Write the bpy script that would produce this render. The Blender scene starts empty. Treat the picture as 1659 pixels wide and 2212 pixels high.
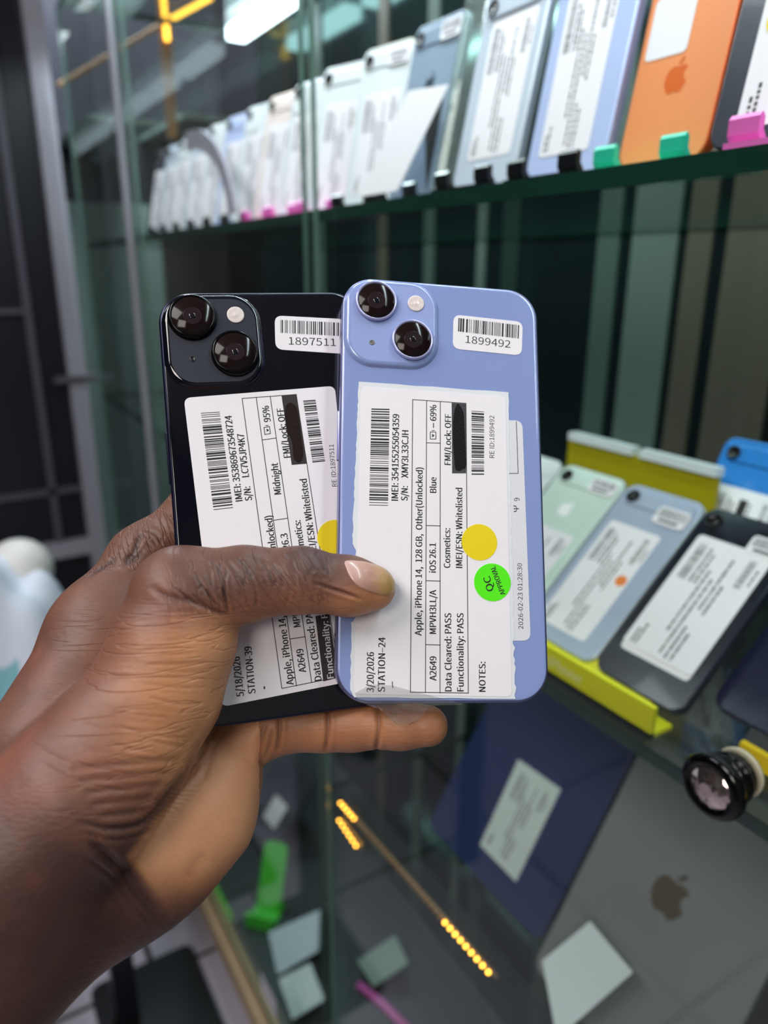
import bpy, bmesh, math, random
import numpy as np
from mathutils import Vector, Matrix

# ------------------------------------------------------------------ camera, world, lights
S = bpy.context.scene
COL = S.collection
W, H, F = 1659.0, 2212.0, 1600.0
PITCH, ROLL, HEAD = math.radians(18), math.radians(0.3), math.radians(31.4)
CAM = Vector((0, 0, 1.35))
hd = Vector((-math.cos(HEAD), math.sin(HEAD), 0))
FW = hd * math.cos(PITCH) - Vector((0, 0, 1)) * math.sin(PITCH)
R0 = FW.cross(Vector((0, 0, 1))).normalized(); U0 = R0.cross(FW)
RT = R0 * math.cos(ROLL) + U0 * math.sin(ROLL)
UP = U0 * math.cos(ROLL) - R0 * math.sin(ROLL)
CAMM = Matrix(((RT.x, UP.x, -FW.x, CAM.x), (RT.y, UP.y, -FW.y, CAM.y), (RT.z, UP.z, -FW.z, CAM.z), (0, 0, 0, 1)))
cd = bpy.data.cameras.new('camera'); cam = bpy.data.objects.new('camera', cd); COL.objects.link(cam)
cam.matrix_world = CAMM
cd.sensor_fit = 'VERTICAL'; cd.sensor_height = 9.8; cd.lens = 9.8 * F / H
cd.clip_start = 0.01; cd.clip_end = 50
cd.dof.use_dof = True; cd.dof.focus_distance = 0.249; cd.dof.aperture_fstop = cd.lens / 3.6
S.camera = cam
S.view_settings.view_transform = 'Standard'; S.view_settings.look = 'None'
S.view_settings.exposure = 0.0; S.view_settings.gamma = 1.0
S.view_settings.use_curve_mapping = False

wd = bpy.data.worlds.new('world'); S.world = wd; wd.use_nodes = True
wd.node_tree.nodes['Background'].inputs[0].default_value = (0.62, 0.66, 0.78, 1)
wd.node_tree.nodes['Background'].inputs[1].default_value = 0.17

def area(name, loc, target, sx, sy, power, col):
    l = bpy.data.lights.new(name, 'AREA'); l.shape = 'RECTANGLE'; l.size = sx; l.size_y = sy
    l.energy = power; l.color = col
    o = bpy.data.objects.new(name, l); COL.objects.link(o); o.location = loc
    d = Vector(target) - Vector(loc)
    o.rotation_euler = d.to_track_quat('-Z', 'Y').to_euler()
    return o
area('ceiling_panel_light', (-0.05, -1.0, 2.55), (-0.25, 0.15, 1.2), 0.9, 0.6, 17, (1.0, 0.95, 0.90))
area('ceiling_tube_light', (-0.9, -0.9, 2.6), (-0.4, 0.2, 1.1), 1.2, 0.3, 10, (0.90, 0.93, 1.0))
area('warm_palm_fill', (1.0, -1.2, 2.3), (-0.25, 0.15, 1.2), 0.6, 0.6, 12, (1.0, 0.93, 0.84))  # added warm fill for the palm, not a known ceiling fixture
area('cabinet_tube_light', (-0.62, 0.352, 1.825), (-0.62, 0.50, 1.2), 2.2, 0.03, 8.5, (0.84, 0.94, 1.0))
area('far_wall_fill', (-2.25, 0.50, 2.6), (-2.6, 0.55, 0.9), 0.4, 0.3, 40, (0.85, 0.9, 1.0))  # added lamp that brightens the pale far panels

# ------------------------------------------------------------------ helpers
def lin(h):
    if isinstance(h, str):
        h = h.lstrip('#'); c = [int(h[i:i+2], 16) / 255 for i in (0, 2, 4)]
        return tuple(x / 12.92 if x <= 0.04045 else ((x + 0.055) / 1.055) ** 2.4 for x in c)
    return tuple(h)
def inp(b, n, v):
    if n in b.inputs: b.inputs[n].default_value = v
MATS = {}
def pm(name, col, rough=0.5, metal=0.0, coat=0.0, noise=0.06, scale=30.0, spec=0.5, bump=0.0):
    if name in MATS: return MATS[name]
    m = bpy.data.materials.new(name); m.use_nodes = True; nt = m.node_tree; b = nt.nodes['Principled BSDF']
    c = lin(col)
    inp(b, 'Roughness', rough); inp(b, 'Metallic', metal); inp(b, 'Coat Weight', coat); inp(b, 'Coat Roughness', 0.03)
    inp(b, 'Specular IOR Level', spec)
    tc = nt.nodes.new('ShaderNodeTexCoord'); nz = nt.nodes.new('ShaderNodeTexNoise'); nz.inputs['Scale'].default_value = scale
    nz.inputs['Detail'].default_value = 4
    nt.links.new(tc.outputs['Object'], nz.inputs['Vector'])
    mr = nt.nodes.new('ShaderNodeMapRange'); mr.inputs[3].default_value = 1 - noise; mr.inputs[4].default_value = 1 + noise
    nt.links.new(nz.outputs[0], mr.inputs[0])
    mx = nt.nodes.new('ShaderNodeMix'); mx.data_type = 'RGBA'; mx.blend_type = 'MULTIPLY'; mx.inputs[0].default_value = 1
    mx.inputs[6].default_value = (*c, 1)
    nt.links.new(mr.outputs[0], mx.inputs[7]); nt.links.new(mx.outputs[2], b.inputs['Base Color'])
    if bump:
        bp = nt.nodes.new('ShaderNodeBump'); bp.inputs['Strength'].default_value = bump; bp.inputs['Distance'].default_value = 0.001
        nt.links.new(nz.outputs[0], bp.inputs['Height']); nt.links.new(bp.outputs[0], b.inputs['Normal'])
    MATS[name] = m; return m
def emit(name, col, st):
    if name in MATS: return MATS[name]
    m = bpy.data.materials.new(name); m.use_nodes = True; nt = m.node_tree; nt.nodes.clear()
    o = nt.nodes.new('ShaderNodeOutputMaterial'); e = nt.nodes.new('ShaderNodeEmission')
    e.inputs[0].default_value = (*lin(col), 1); e.inputs[1].default_value = st
    nt.links.new(e.outputs[0], o.inputs[0]); MATS[name] = m; return m
def glass(name, tint, refl=1.0, rough=0.02, haze=0.0):
    if name in MATS: return MATS[name]
    m = bpy.data.materials.new(name); m.use_nodes = True; nt = m.node_tree; nt.nodes.clear()
    o = nt.nodes.new('ShaderNodeOutputMaterial'); t = nt.nodes.new('ShaderNodeBsdfTransparent'); g = nt.nodes.new('ShaderNodeBsdfGlossy')
    t.inputs[0].default_value = (*tint, 1); g.inputs['Roughness'].default_value = rough
    fr = nt.nodes.new('ShaderNodeLayerWeight'); fr.inputs[0].default_value = 0.5
    pw = nt.nodes.new('ShaderNodeMath'); pw.operation = 'POWER'; pw.inputs[1].default_value = 5
    mu = nt.nodes.new('ShaderNodeMath'); mu.operation = 'MULTIPLY_ADD'; mu.inputs[1].default_value = 0.9 * refl; mu.inputs[2].default_value = 0.04 * refl
    nt.links.new(fr.outputs['Facing'], pw.inputs[0]); nt.links.new(pw.outputs[0], mu.inputs[0])
    mx = nt.nodes.new('ShaderNodeMixShader'); nt.links.new(mu.outputs[0], mx.inputs[0])
    nt.links.new(g.outputs[0], mx.inputs[2])
    src = t.outputs[0]
    if haze:
        d = nt.nodes.new('ShaderNodeBsdfDiffuse'); d.inputs[0].default_value = (0.8, 0.85, 0.85, 1)
        nz = nt.nodes.new('ShaderNodeTexNoise'); nz.inputs['Scale'].default_value = 6
        m2 = nt.nodes.new('ShaderNodeMath'); m2.operation = 'MULTIPLY'; m2.inputs[1].default_value = haze * 2
        nt.links.new(nz.outputs[0], m2.inputs[0])
        mh = nt.nodes.new('ShaderNodeMixShader'); nt.links.new(m2.outputs[0], mh.inputs[0])
        nt.links.new(t.outputs[0], mh.inputs[1]); nt.links.new(d.outputs[0], mh.inputs[2]); src = mh.outputs[0]
    nt.links.new(src, mx.inputs[1]); nt.links.new(mx.outputs[0], o.inputs[0])
    MATS[name] = m; return m
def mirror(name, base, gl, rough):
    m = bpy.data.materials.new(name); m.use_nodes = True; nt = m.node_tree; nt.nodes.clear()
    o = nt.nodes.new('ShaderNodeOutputMaterial'); d = nt.nodes.new('ShaderNodeBsdfDiffuse'); g = nt.nodes.new('ShaderNodeBsdfGlossy')
    nz = nt.nodes.new('ShaderNodeTexNoise'); nz.inputs['Scale'].default_value = 3
    mr = nt.nodes.new('ShaderNodeMapRange'); mr.inputs[3].default_value = rough * 0.7; mr.inputs[4].default_value = rough * 1.3
    nt.links.new(nz.outputs[0], mr.inputs[0]); nt.links.new(mr.outputs[0], g.inputs['Roughness'])
    d.inputs[0].default_value = (*lin(base), 1); g.inputs[0].default_value = (*lin(gl), 1)
    a = nt.nodes.new('ShaderNodeAddShader'); nt.links.new(d.outputs[0], a.inputs[0]); nt.links.new(g.outputs[0], a.inputs[1])
    nt.links.new(a.outputs[0], o.inputs[0]); return m

def rrect(w, h, r, n=8):
    r = max(min(r, w / 2 - 1e-6, h / 2 - 1e-6), 1e-6); pts = []
    for cx, cy, a0 in ((w/2-r, h/2-r, 0), (-w/2+r, h/2-r, 90), (-w/2+r, -h/2+r, 180), (w/2-r, -h/2+r, 270)):
        for i in range(n + 1):
            a = math.radians(a0 + 90 * i / n); pts.append((cx + r * math.cos(a), cy + r * math.sin(a)))
    return pts
def crom(pts, n=6, closed=True):
    out = []; N = len(pts)
    rng = range(N) if closed else range(N - 1)
    for i in rng:
        if closed: p = [pts[(i + k - 1) % N] for k in range(4)]
        else: p = [pts[max(0, min(N - 1, i + k - 1))] for k in range(4)]
        for j in range(n):
            t = j / n
            out.append(tuple(0.5 * ((2*p[1][c]) + (-p[0][c]+p[2][c])*t + (2*p[0][c]-5*p[1][c]+4*p[2][c]-p[3][c])*t*t + (-p[0][c]+3*p[1][c]-3*p[2][c]+p[3][c])*t**3) for c in range(len(pts[0]))))
    if not closed: out.append(tuple(pts[-1]))
    return out
try: FONT = bpy.data.fonts.load(bpy.utils.system_resource('DATAFILES', path='fonts') + '/Noto Sans CJK Regular.woff2')   # the typeface shipped with Blender
except Exception: FONT = None
def cap_height():
    cu = bpy.data.curves.new('lettering', 'FONT'); cu.body = 'H'
    if FONT: cu.font = FONT
    ob = bpy.data.objects.new('lettering', cu); me = ob.to_mesh(); h = max(v.co.y for v in me.vertices)
    ob.to_mesh_clear(); bpy.data.objects.remove(ob); bpy.data.curves.remove(cu); return h
CAPH = cap_height()
class MB:
    def __init__(s): s.bm = bmesh.new()
    def v(s, p, M=None):
        p = Vector(p); return s.bm.verts.new(M @ p if M is not None else p)
    def f(s, vs, mi=0, sm=False):
        try: f = s.bm.faces.new(vs); f.material_index = mi; f.smooth = sm; return f
        except ValueError: return None
    def box(s, lo, hi, M=None, mi=0):
        (a, b, c), (d, e, g) = lo, hi
        vs = [s.v(p, M) for p in ((a,b,c),(d,b,c),(d,e,c),(a,e,c),(a,b,g),(d,b,g),(d,e,g),(a,e,g))]
        for q in ((3,2,1,0),(4,5,6,7),(0,1,5,4),(1,2,6,5),(2,3,7,6),(3,0,4,7)): s.f([vs[i] for i in q], mi)
    def loft(s, rings, M=None, mi=0, sm=True, cap0=True, cap1=True, capmi=None, close=True):
        R = [[s.v(p, M) for p in r] for r in rings]; n = len(R[0])
        for a, b in zip(R, R[1:]):
            for i in range(n if close else n - 1): s.f([a[i], a[(i+1) % n], b[(i+1) % n], b[i]], mi, sm)
        if cap0: s.f(R[0][::-1], mi if capmi is None else capmi)
        if cap1: s.f(R[-1], mi if capmi is None else capmi)
    def plate(s, w, h, r, prof, c=(0, 0), M=None, mi=0, n=8, capmi=None, sm=True):
        s.loft([[(c[0]+x, c[1]+y, z) for x, y in rrect(w-2*i, h-2*i, r-i, n)] for i, z in prof], M, mi, sm, capmi=capmi)
    def lathe(s, prof, M=None, mi=0, seg=40, sm=True):
        s.loft([[(r*math.cos(2*math.pi*k/seg), r*math.sin(2*math.pi*k/seg), z) for k in range(seg)] for r, z in prof], M, mi, sm)
    def prism(s, pts, z0, z1, M=None, mi=0):
        b = [s.v((x, y, z0), M) for x, y in pts]; t = [s.v((x, y, z1), M) for x, y in pts]; n = len(pts)
        s.f(t, mi); s.f(b[::-1], mi)
        for i in range(n): s.f([b[i], b[(i+1) % n], t[(i+1) % n], t[i]], mi)
    def tube(s, pts, r, seg=10, M=None, mi=0):
        pts = [Vector(p) for p in pts]; rings = []
        for i, p in enumerate(pts):
            d = (pts[min(i+1, len(pts)-1)] - pts[max(i-1, 0)]).normalized()
            a = d.orthogonal().normalized() if i == 0 else (prev - d * prev.dot(d)).normalized()
            prev = a; b = d.cross(a); rr = r[i] if isinstance(r, (list, tuple)) else r
            rings.append([p + (a*math.cos(2*math.pi*k/seg) + b*math.sin(2*math.pi*k/seg)) * rr for k in range(seg)])
        s.loft(rings, M, mi)
    def text(s, body, P0, xd, yd, width, height, z, mi=0, M=None, bold=0.0):
        """lettering from P0 along xd, its capitals 'height' tall, its whole length 'width'"""
        cu = bpy.data.curves.new('lettering', 'FONT'); cu.body = body; cu.resolution_u = 3
        if FONT: cu.font = FONT
        ob = bpy.data.objects.new('lettering', cu); me = ob.to_mesh()
        co = np.array([v.co[:] for v in me.vertices])
        if len(co):
            x0, x1 = co[:, 0].min(), co[:, 0].max()
            sx = width / (x1 - x0); sy = height / CAPH
            for k, e in enumerate((0,) if not bold else (-bold, 0, bold)):
                vs = []
                for c in co:
                    u, v_ = (c[0] - x0) * sx + e * height * 3, c[1] * sy
                    vs.append(s.v((P0[0] + xd[0]*u + yd[0]*v_, P0[1] + xd[1]*u + yd[1]*v_, z + k*4e-6), M))
                for p in me.polygons: s.f([vs[i] for i in p.vertices], mi)
        ob.to_mesh_clear(); bpy.data.objects.remove(ob); bpy.data.curves.remove(cu)
def T(x=0, y=0, z=0): return Matrix.Translation((x, y, z))
def RX(a): return Matrix.Rotation(math.radians(a), 4, 'X')
def RY(a): return Matrix.Rotation(math.radians(a), 4, 'Y')
def RZ(a): return Matrix.Rotation(math.radians(a), 4, 'Z')
def tag(o, label, cat, group=None, kind=None):
    if label: o['label'] = label
    if cat: o['category'] = cat
    if group: o['group'] = group
    if kind: o['kind'] = kind
    return o
def obj(name, mb, mats, parent=None, mw=None, label=None):
    bm = mb.bm if isinstance(mb, MB) else mb
    bmesh.ops.recalc_face_normals(bm, faces=bm.faces[:]) if not getattr(mb, 'keep', False) else None
    me = bpy.data.meshes.new(name); bm.to_mesh(me); bm.free()
    for m in (mats if isinstance(mats, (list, tuple)) else [mats]): me.materials.append(m)
    o = bpy.data.objects.new(name, me); COL.objects.link(o)
    if parent: o.parent = parent
    if mw is not None: o.matrix_world = mw
    if label: o['label'] = label
    return o
def thing(name, label, cat, mw=None, group=None):
    o = bpy.data.objects.new(name, None); o.empty_display_size = 0.02; COL.objects.link(o)
    if mw is not None: o.matrix_world = mw
    return tag(o, label, cat, group)
def struct(name, mb, m): o = obj(name, mb, m); o['kind'] = 'structure'; return o
def ray(px, py): return FW + RT * ((px - W/2) / F) - UP * ((py - H/2) / F)
def onpl(px, py, ax, val):
    r = ray(px, py); return CAM + r * ((val - CAM[ax]) / r[ax])
# ------------------------------------------------------------------ room
GREEN_EDGE = pm('green_glass_edge', '#17382f', 0.12, noise=0.3, scale=8)
M_FLOOR = pm('grey_lilac_tile', '#b8b2c0', 0.35, noise=0.1, scale=5)
M_GROUT = pm('dark_grout', '#17161a', 0.7)
M_WALL = pm('dull_wall_paint', '#8f8f92', 0.7, noise=0.12, scale=2)
M_DARK = pm('dark_panel', '#14151d', 0.35, noise=0.3, scale=3)
M_ALU = pm('white_aluminium', '#a9a8b4', 0.35, metal=0.3)
M_PALE = pm('pale_green_panel', '#8fa59c', 0.45, noise=0.12, scale=4)
M_WOOD = pm('beige_wood', '#b49d7e', 0.5, noise=0.25, scale=18)
M_BROWN = pm('dark_brown_board', '#2a2120', 0.5, noise=0.2, scale=9)
M_CEIL = pm('ceiling_paint', '#9a9a9c', 0.8)

b = MB(); b.box((-3.6, -2.2, -0.05), (1.6, 1.0, -0.004), mi=1)
for i in range(9):
    for j in range(6):
        x, y = -3.6 + i*0.6, -2.2 + j*0.6
        b.box((x+0.006, y+0.006, -0.004), (min(x+0.594, 1.6), min(y+0.594, 1.0), 0))
struct('floor', b, [M_FLOOR, M_GROUT])
b = MB(); b.box((-3.6, -2.2, 2.75), (1.6, 1.0, 2.8)); struct('ceiling', b, M_CEIL)
b = MB(); b.box((-3.65, -2.2, 0), (-3.6, 1.0, 2.75)); struct('wall_left', b, M_DARK)
b = MB(); b.box((1.6, -2.2, 0), (1.65, 1.0, 2.75)); struct('wall_right', b, M_WALL)
b = MB(); b.box((-3.6, 0.95, 0), (1.6, 1.0, 2.75)); struct('wall_back', b, M_DARK)
b = MB(); b.box((-3.6, -2.25, 0), (1.6, -2.2, 2.75))
rnd = random.Random(3)
for i in range(26):
    x = -3.6 + i*0.2
    b.box((x+0.01, -2.2, 0.02), (x + rnd.uniform(0.08, 0.18), -2.16, 2.6), mi=rnd.choice((1, 2, 3)))
struct('wall_front', b, [M_WALL, pm('brown_slat', '#5d4a3c', 0.6), pm('green_grey_slat', '#6f7d76', 0.6), pm('charcoal_slat', '#25272a', 0.6)])

# partition left of the cabinet: aluminium frame with dark panes
PX = -2.0
b = MB()
b.box((PX-0.02, -2.2, 0), (PX-0.01, 0.30, 2.75)); struct('wall_partition', b, M_DARK)
fr = MB()
fr.box((PX-0.03, 0.295, 0), (PX+0.02, 0.335, 2.75))
fr.box((PX-0.03, -0.9, 0.63), (PX+0.015, 0.295, 0.67))
fr.box((PX-0.03, -0.9, 0.80), (PX+0.005, 0.295, 0.815), mi=1)
fr.box((PX-0.03, 0.215, 0.67), (PX+0.005, 0.232, 2.75), mi=1)
fr.box((PX-0.03, -0.9, 1.25), (PX+0.005, 0.215, 1.262), mi=1)
o = struct('trim_1', fr, [M_ALU, pm('dim_grey_trim', '#4c4a55', 0.4)])
h = MB(); h.box((PX, 0.26, 1.085), (PX+0.03, 0.37, 1.10)); obj('handle', h, pm('grey_bar', '#77757c', 0.3, 0.6), o)
b = MB()
b.box((PX-0.62, 0.30, 0), (PX-0.60, 0.42, 2.75), mi=0)
b.box((PX-0.62, 0.42, 0), (PX-0.60, 0.72, 1.55), mi=1)
b.box((PX-0.62, 0.42, 1.55), (PX-0.60, 0.95, 2.75), mi=0)
b.box((PX-0.62, 0.72, 0), (PX-0.60, 0.95, 1.55), mi=2)
b.box((PX-0.60, 0.43, 1.70), (PX-0.10, 0.60, 1.712), mi=1)  # pale boards here stand in for reflections of the ceiling lights
b.box((PX-0.60, 0.68, 1.735), (PX-0.15, 0.90, 1.747), mi=1)
struct('wall_far', b, [pm('slate_panel', '#2e3139', 0.4, noise=0.2), M_PALE, pm('brown_grey_panel', '#403b38', 0.5)])

# ------------------------------------------------------------------ glass display cabinet
X0, X1, YF, YB = -1.80, 0.42, 0.335, 0.75
PANE = glass('clear_pane', (0.955, 0.98, 0.97), 0.8, 0.015)
SHELF = glass('shelf_glass', (0.86, 0.93, 0.90), 1.0, 0.02)
cab = thing('display_cabinet', 'tall glass display cabinet with green edged shelves full of phones', 'cabinet', T(-0.7, 0.54, 0))
CI = cab.matrix_world.inverted()
def cpart(name, mb, mats, label=None, parent=None):
    mb.bm.transform(CI); return obj(name, mb, mats, parent or cab, label=label)
def slab(z1, th, x0=X0, x1=X1, y0=YF):
    m = MB(); m.box((x0, y0, z1-th), (x1, YB-0.004, z1))
    m.bm.normal_update()
    for f in m.bm.faces:
        if abs(f.normal.z) < 0.5: f.material_index = 1
    return m
Z1, Z2, Z3, Z4, ZD = 1.405, 1.078, 0.735, 1.86, 0.13
cpart('shelf', slab(Z1, 0.011), [SHELF, GREEN_EDGE])
cpart('shelf', slab(Z2, 0.010), [SHELF, GREEN_EDGE])
cpart('shelf', slab(Z3, 0.010, -0.70), [SHELF, GREEN_EDGE])
cpart('shelf', slab(Z4, 0.012), [SHELF, GREEN_EDGE])
b = MB(); b.box((X0, YF, ZD-0.02), (X1, YB, ZD)); cpart('bottom_deck', b, pm('dark_deck', '#3c4044', 0.35, noise=0.2))
b = MB(); b.box((X0, YB, 0), (X1, YB+0.02, Z4+0.02)); cpart('back_panel', b, mirror('dark_mirror', '#141c1d', '#50625e', 0.10))
strip_m = [pm('green_grey_strip', '#4a5a53', 0.4, noise=.2, scale=5), pm('olive_brown_strip', '#544c40', 0.5, noise=.2, scale=5), pm('teal_strip', '#2a3935', 0.3), pm('pale_grey_strip', '#616d66', 0.4, noise=.2, scale=5)]
for x, xe, mi_ in ((-1.52, -1.47, 0), (-1.25, -1.22, 1), (-1.10, -1.07, 0), (-.955, -.935, 3), (-.895, -.86, 2), (-.71, -.675, 0), (-.655, -.59, 3), (-.577, -.545, 1), (-.527, -.455, 1), (-.44, -.41, 2), (-.39, -.31, 1), (-.2, -.12, 1)):
    b = MB(); b.box((x, YB-0.003, ZD), (xe, YB, Z4-0.02)); cpart('reflection_stripe', b, strip_m[mi_])  # coloured stripes imitate reflections in the mirrored back
b = MB(); b.box((X0-0.006, YF, 0.1), (X0, YB, Z4)); cpart('side_glass', b, PANE)
b = MB(); b.box((X0, YF, 0), (X1, YF+0.03, 0.085)); cpart('plinth', b, M_BROWN)
b = MB(); b.box((X0, 0.306, 0.085), (X1, YF+0.03, 0.128)); b.box((X0, 0.316, 0.128), (X1, 0.320, 0.137)); cpart('bottom_rail', b, M_WOOD)
def door(x0, x1, y):
    m = MB(); m.box((x0, y, 0.128), (x1, y+0.005, 1.847)); m.bm.normal_update()
    for f in m.bm.faces:
        if abs(f.normal.y) < 0.5: f.material_index = 1
    d = cpart('sliding_door', m, [PANE, pm('pale_green_edge', '#5f7f74', 0.15, noise=0.2, scale=6)])
    return d
door(-1.335, -0.655, 0.3225)
door(-0.69, X1, 0.3285)
door(X0, -1.305, 0.3285)
b = MB()
for x in (-1.345,): b.box((x, 0.316, 0.128), (x+0.014, 0.3225, 1.847))
cpart('door_strip', b, M_ALU, 'pale aluminium strip on the door edge')
b = MB(); b.box((-0.9, 0.342, 1.835), (0.3, 0.36, 1.847)); cpart('tube_light', b, emit('cold_tube', '#dff4ff', 7.0))
for xa, xb in ((-1.40, 0.3), (-1.74, -1.47)):
    b = MB(); b.box((xa, 0.66, 1.822), (xb, 0.70, 1.846)); cpart('tube_light', b, emit('cold_tube', '#dff4ff', 7.0))
# ------------------------------------------------------------------ the two phones in the hand
def cammat(rv, t):
    a = Vector(rv); return CAMM @ T(*t) @ Matrix.Rotation(a.length, 4, a.normalized())
PB = ((-0.175084, 0.146687, -0.019833), (0.020230, 0.009994, -0.253400))
PK = ((-0.154456, 0.234691, 0.095411), (-0.035028, 0.005711, -0.251555))
MB_BLUE, MB_BLACK = cammat(*PB), cammat(*PK)
MM = 0.001
PW, PH = 71.5*MM, 146.7*MM
def locfn(M):
    Mi = M.inverted(); o = Mi @ CAM; Q = Mi.to_3x3()
    def g(px, py, z=0.0):
        d = Q @ ray(px, py); p = o + d * ((z - o.z) / d.z); return (p.x, p.y)
    return g
INK = pm('printed_ink', '#1b191c', 0.6, noise=0.1)
PAPER = pm('white_label', '#efeaf0', 0.45, noise=0.02, scale=200, bump=0.03)
LINER = pm('label_liner', '#e3e6ec', 0.3, noise=0.03, scale=60)
YEL = pm('yellow_dot', '#ecd200', 0.5, noise=0.03)
LIME = pm('lime_dot', '#55f000', 0.5, noise=0.02)
LENSGL = pm('lens_black_glass', '#1a1010', 0.10, noise=0.0, spec=0.22)
def seg(m, a, b, wd, z, mi=0):
    a, b = Vector((*a, 0)), Vector((*b, 0)); d = (b - a).normalized(); n = Vector((-d.y, d.x, 0)) * wd / 2
    m.f([m.v((p.x, p.y, z)) for p in (a-n-d*wd/2, b-n+d*wd/2, b+n+d*wd/2, a+n-d*wd/2)], mi)
def bars(m, TL, TR, BR, BL, seed, z, n=34, mi=0, along='v'):
    """a barcode filling a quad; its bars follow TL-TR when along is 'v', TL-BL otherwise"""
    r = random.Random(seed); TL, TR, BR, BL = [Vector((*p, 0)) for p in (TL, TR, BR, BL)]
    ws = [r.choice((1, 1, 1, 2, 2, 3)) for _ in range(n*2-1)]; tot = sum(ws); t = 0
    for i, w_ in enumerate(ws):
        if i % 2 == 0:
            a, c = t/tot, (t + w_)/tot
            if along == 'v': q = (TL.lerp(BL, a), TR.lerp(BR, a), TR.lerp(BR, c), TL.lerp(BL, c))
            else: q = (TL.lerp(TR, a), TL.lerp(TR, c), BL.lerp(BR, c), BL.lerp(BR, a))
            m.f([m.v((p.x, p.y, z)) for p in q], mi)
        t += w_
def poly_plate(pts, z0, z1):
    m = MB(); m.prism(pts, z0, z1); return m
def rcorner(q, r, n=6):
    """quad with rounded corners"""
    out = []; q = [Vector((*p, 0)) for p in q]; N = len(q)
    for i in range(N):
        p, a, b_ = q[i], q[i-1], q[(i+1) % N]
        s = p + (a-p).normalized()*r; e = p + (b_-p).normalized()*r
        for k in range(n+1):
            t = k/n; v = s*(1-t)**2 + p*2*t*(1-t) + e*t*t; out.append((v.x, v.y))
    return out
def circle(c, r, n=40): return [(c[0]+r*math.cos(2*math.pi*k/n), c[1]+r*math.sin(2*math.pi*k/n)) for k in range(n)]

def held_phone(name, label, mw, glassm, bumpm, framem, ringm, protector, bc, lens, flash, mic):
    root = thing(name, label, 'phone', mw)
    m = MB(); m.plate(PW, PH, 11.2*MM, [(i*MM, z*MM) for i, z in ((1.3, -7.8), (.5, -7.6), (.12, -7.1), (0, -6.4), (0, -1.5), (.1, -.9), (.4, -.4), (.85, -.12), (1.2, -.1))], n=14)
    body = obj('body_frame', m, framem, root)
    for y in (-52, 52):
        for s in (-1, 1):
            m = MB(); m.box((s*PW/2-0.05*MM, y*MM, -6.6*MM), (s*PW/2+0.05*MM, (y+.9)*MM, -1.2*MM)); obj('antenna_band', m, pm('antenna_grey', '#3b4058', 0.5), body)
    m = MB(); m.plate(PW, PH, 11.2*MM, [(i*MM, z*MM) for i, z in ((1.05, -.5), (.9, -.1), (1.0, .0), (1.3, .06), (2.2, .08))], n=14)
    obj('back_glass', m, glassm, root)
    m = MB(); m.plate(PW, PH, 11.2*MM, [(1.4*MM, -7.7*MM), (1.4*MM, -7.9*MM), (1.8*MM, -7.95*MM)], n=10); obj('screen', m, LENSGL, root)
    m = MB(); m.plate(1.0*MM, 18*MM, .5*MM, [(0, -3*MM), (0, .5*MM), (.2*MM, .6*MM)], M=T(-PW/2+.05*MM, 16*MM, -3.9*MM) @ RY(-90)); obj('side_button', m, framem, root)
    m = MB()
    for y in (22, 9): m.plate(1.0*MM, 9.5*MM, .5*MM, [(0, -3*MM), (0, .5*MM), (.2*MM, .6*MM)], M=T(PW/2-.05*MM, y*MM, -3.9*MM) @ RY(90))
    obj('volume_button', m, framem, root)
    cx, cy, cw, ch = bc
    m = MB(); m.plate(cw*MM, ch*MM, 10*MM, [(i*MM, z*MM) for i, z in ((-.35, .04), (0, .12), (.25, .5), (.6, .95), (1.2, 1.25), (1.9, 1.36))], c=(cx*MM, cy*MM), n=12, mi=1, capmi=0)
    bump = obj('camera_bump', m, [bumpm, glassm], root)
    for (lx, ly) in lens:
        L = T(lx*MM, ly*MM, 1.3*MM); m = MB()
        if protector: m.lathe([(r*MM, z*MM) for r, z in ((8.3, 0), (8.3, .5), (8.0, 1.3), (7.5, 1.9), (7.1, 2.0), (6.9, 1.85), (6.8, 1.0), (0.01, 1.0))], L, seg=56)
        else: m.lathe([(r*MM, z*MM) for r, z in ((7.35, 0), (7.35, 1.3), (7.15, 1.65), (6.75, 1.7), (6.5, 1.5), (6.4, .9), (0.01, .9))], L, seg=56)
        ring = obj('camera_lens', m, ringm, bump)
        m = MB(); zt = 1.9 if protector else 1.5; R_ = 6.85 if protector else 6.35
        m.lathe([(r*MM, z*MM) for r, z in ((R_, zt-.5), (R_, zt-.12), (R_-.12, zt), (.01, zt))], L, seg=48)
        m.lathe([(r*MM, z*MM) for r, z in ((3.1, zt-.1), (3.1, zt+.005), (3.0, zt+.01), (.01, zt+.01))], L, 1, seg=40)
        m.lathe([(r*MM, z*MM) for r, z in ((1.15, zt-.1), (1.15, zt+.02), (.8, zt+.09), (.01, zt+.12))], L, 2, seg=24)
        obj('lens_glass', m, [LENSGL, pm('lens_inner', '#2a2024', .15, noise=0, spec=.22), pm('lens_pupil', '#0d0a16', .05, coat=1, noise=0)], bump)
    m = MB(); m.lathe([(r*MM, z*MM) for r, z in ((2.95, 0), (2.95, .35), (2.7, .45), (2.2, .4), (1.7, .45), (1.2, .42), (.7, .6), (.01, .62))], T(flash[0]*MM, flash[1]*MM, 1.3*MM)); obj('flash', m, pm('flash_lens', '#e6d9d6', 0.2, coat=0.6, noise=0.25, scale=900), bump)
    m = MB(); m.lathe([(1.0*MM, 0), (.95*MM, .1*MM), (.7*MM, .12*MM), (.6*MM, .05*MM), (.01*MM, .05*MM)], T(mic[0]*MM, mic[1]*MM, 1.34*MM)); obj('microphone', m, pm('mic_'+name, '#6d6a66' if not protector else '#0b0b0e', 0.3), bump)
    return root
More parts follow.
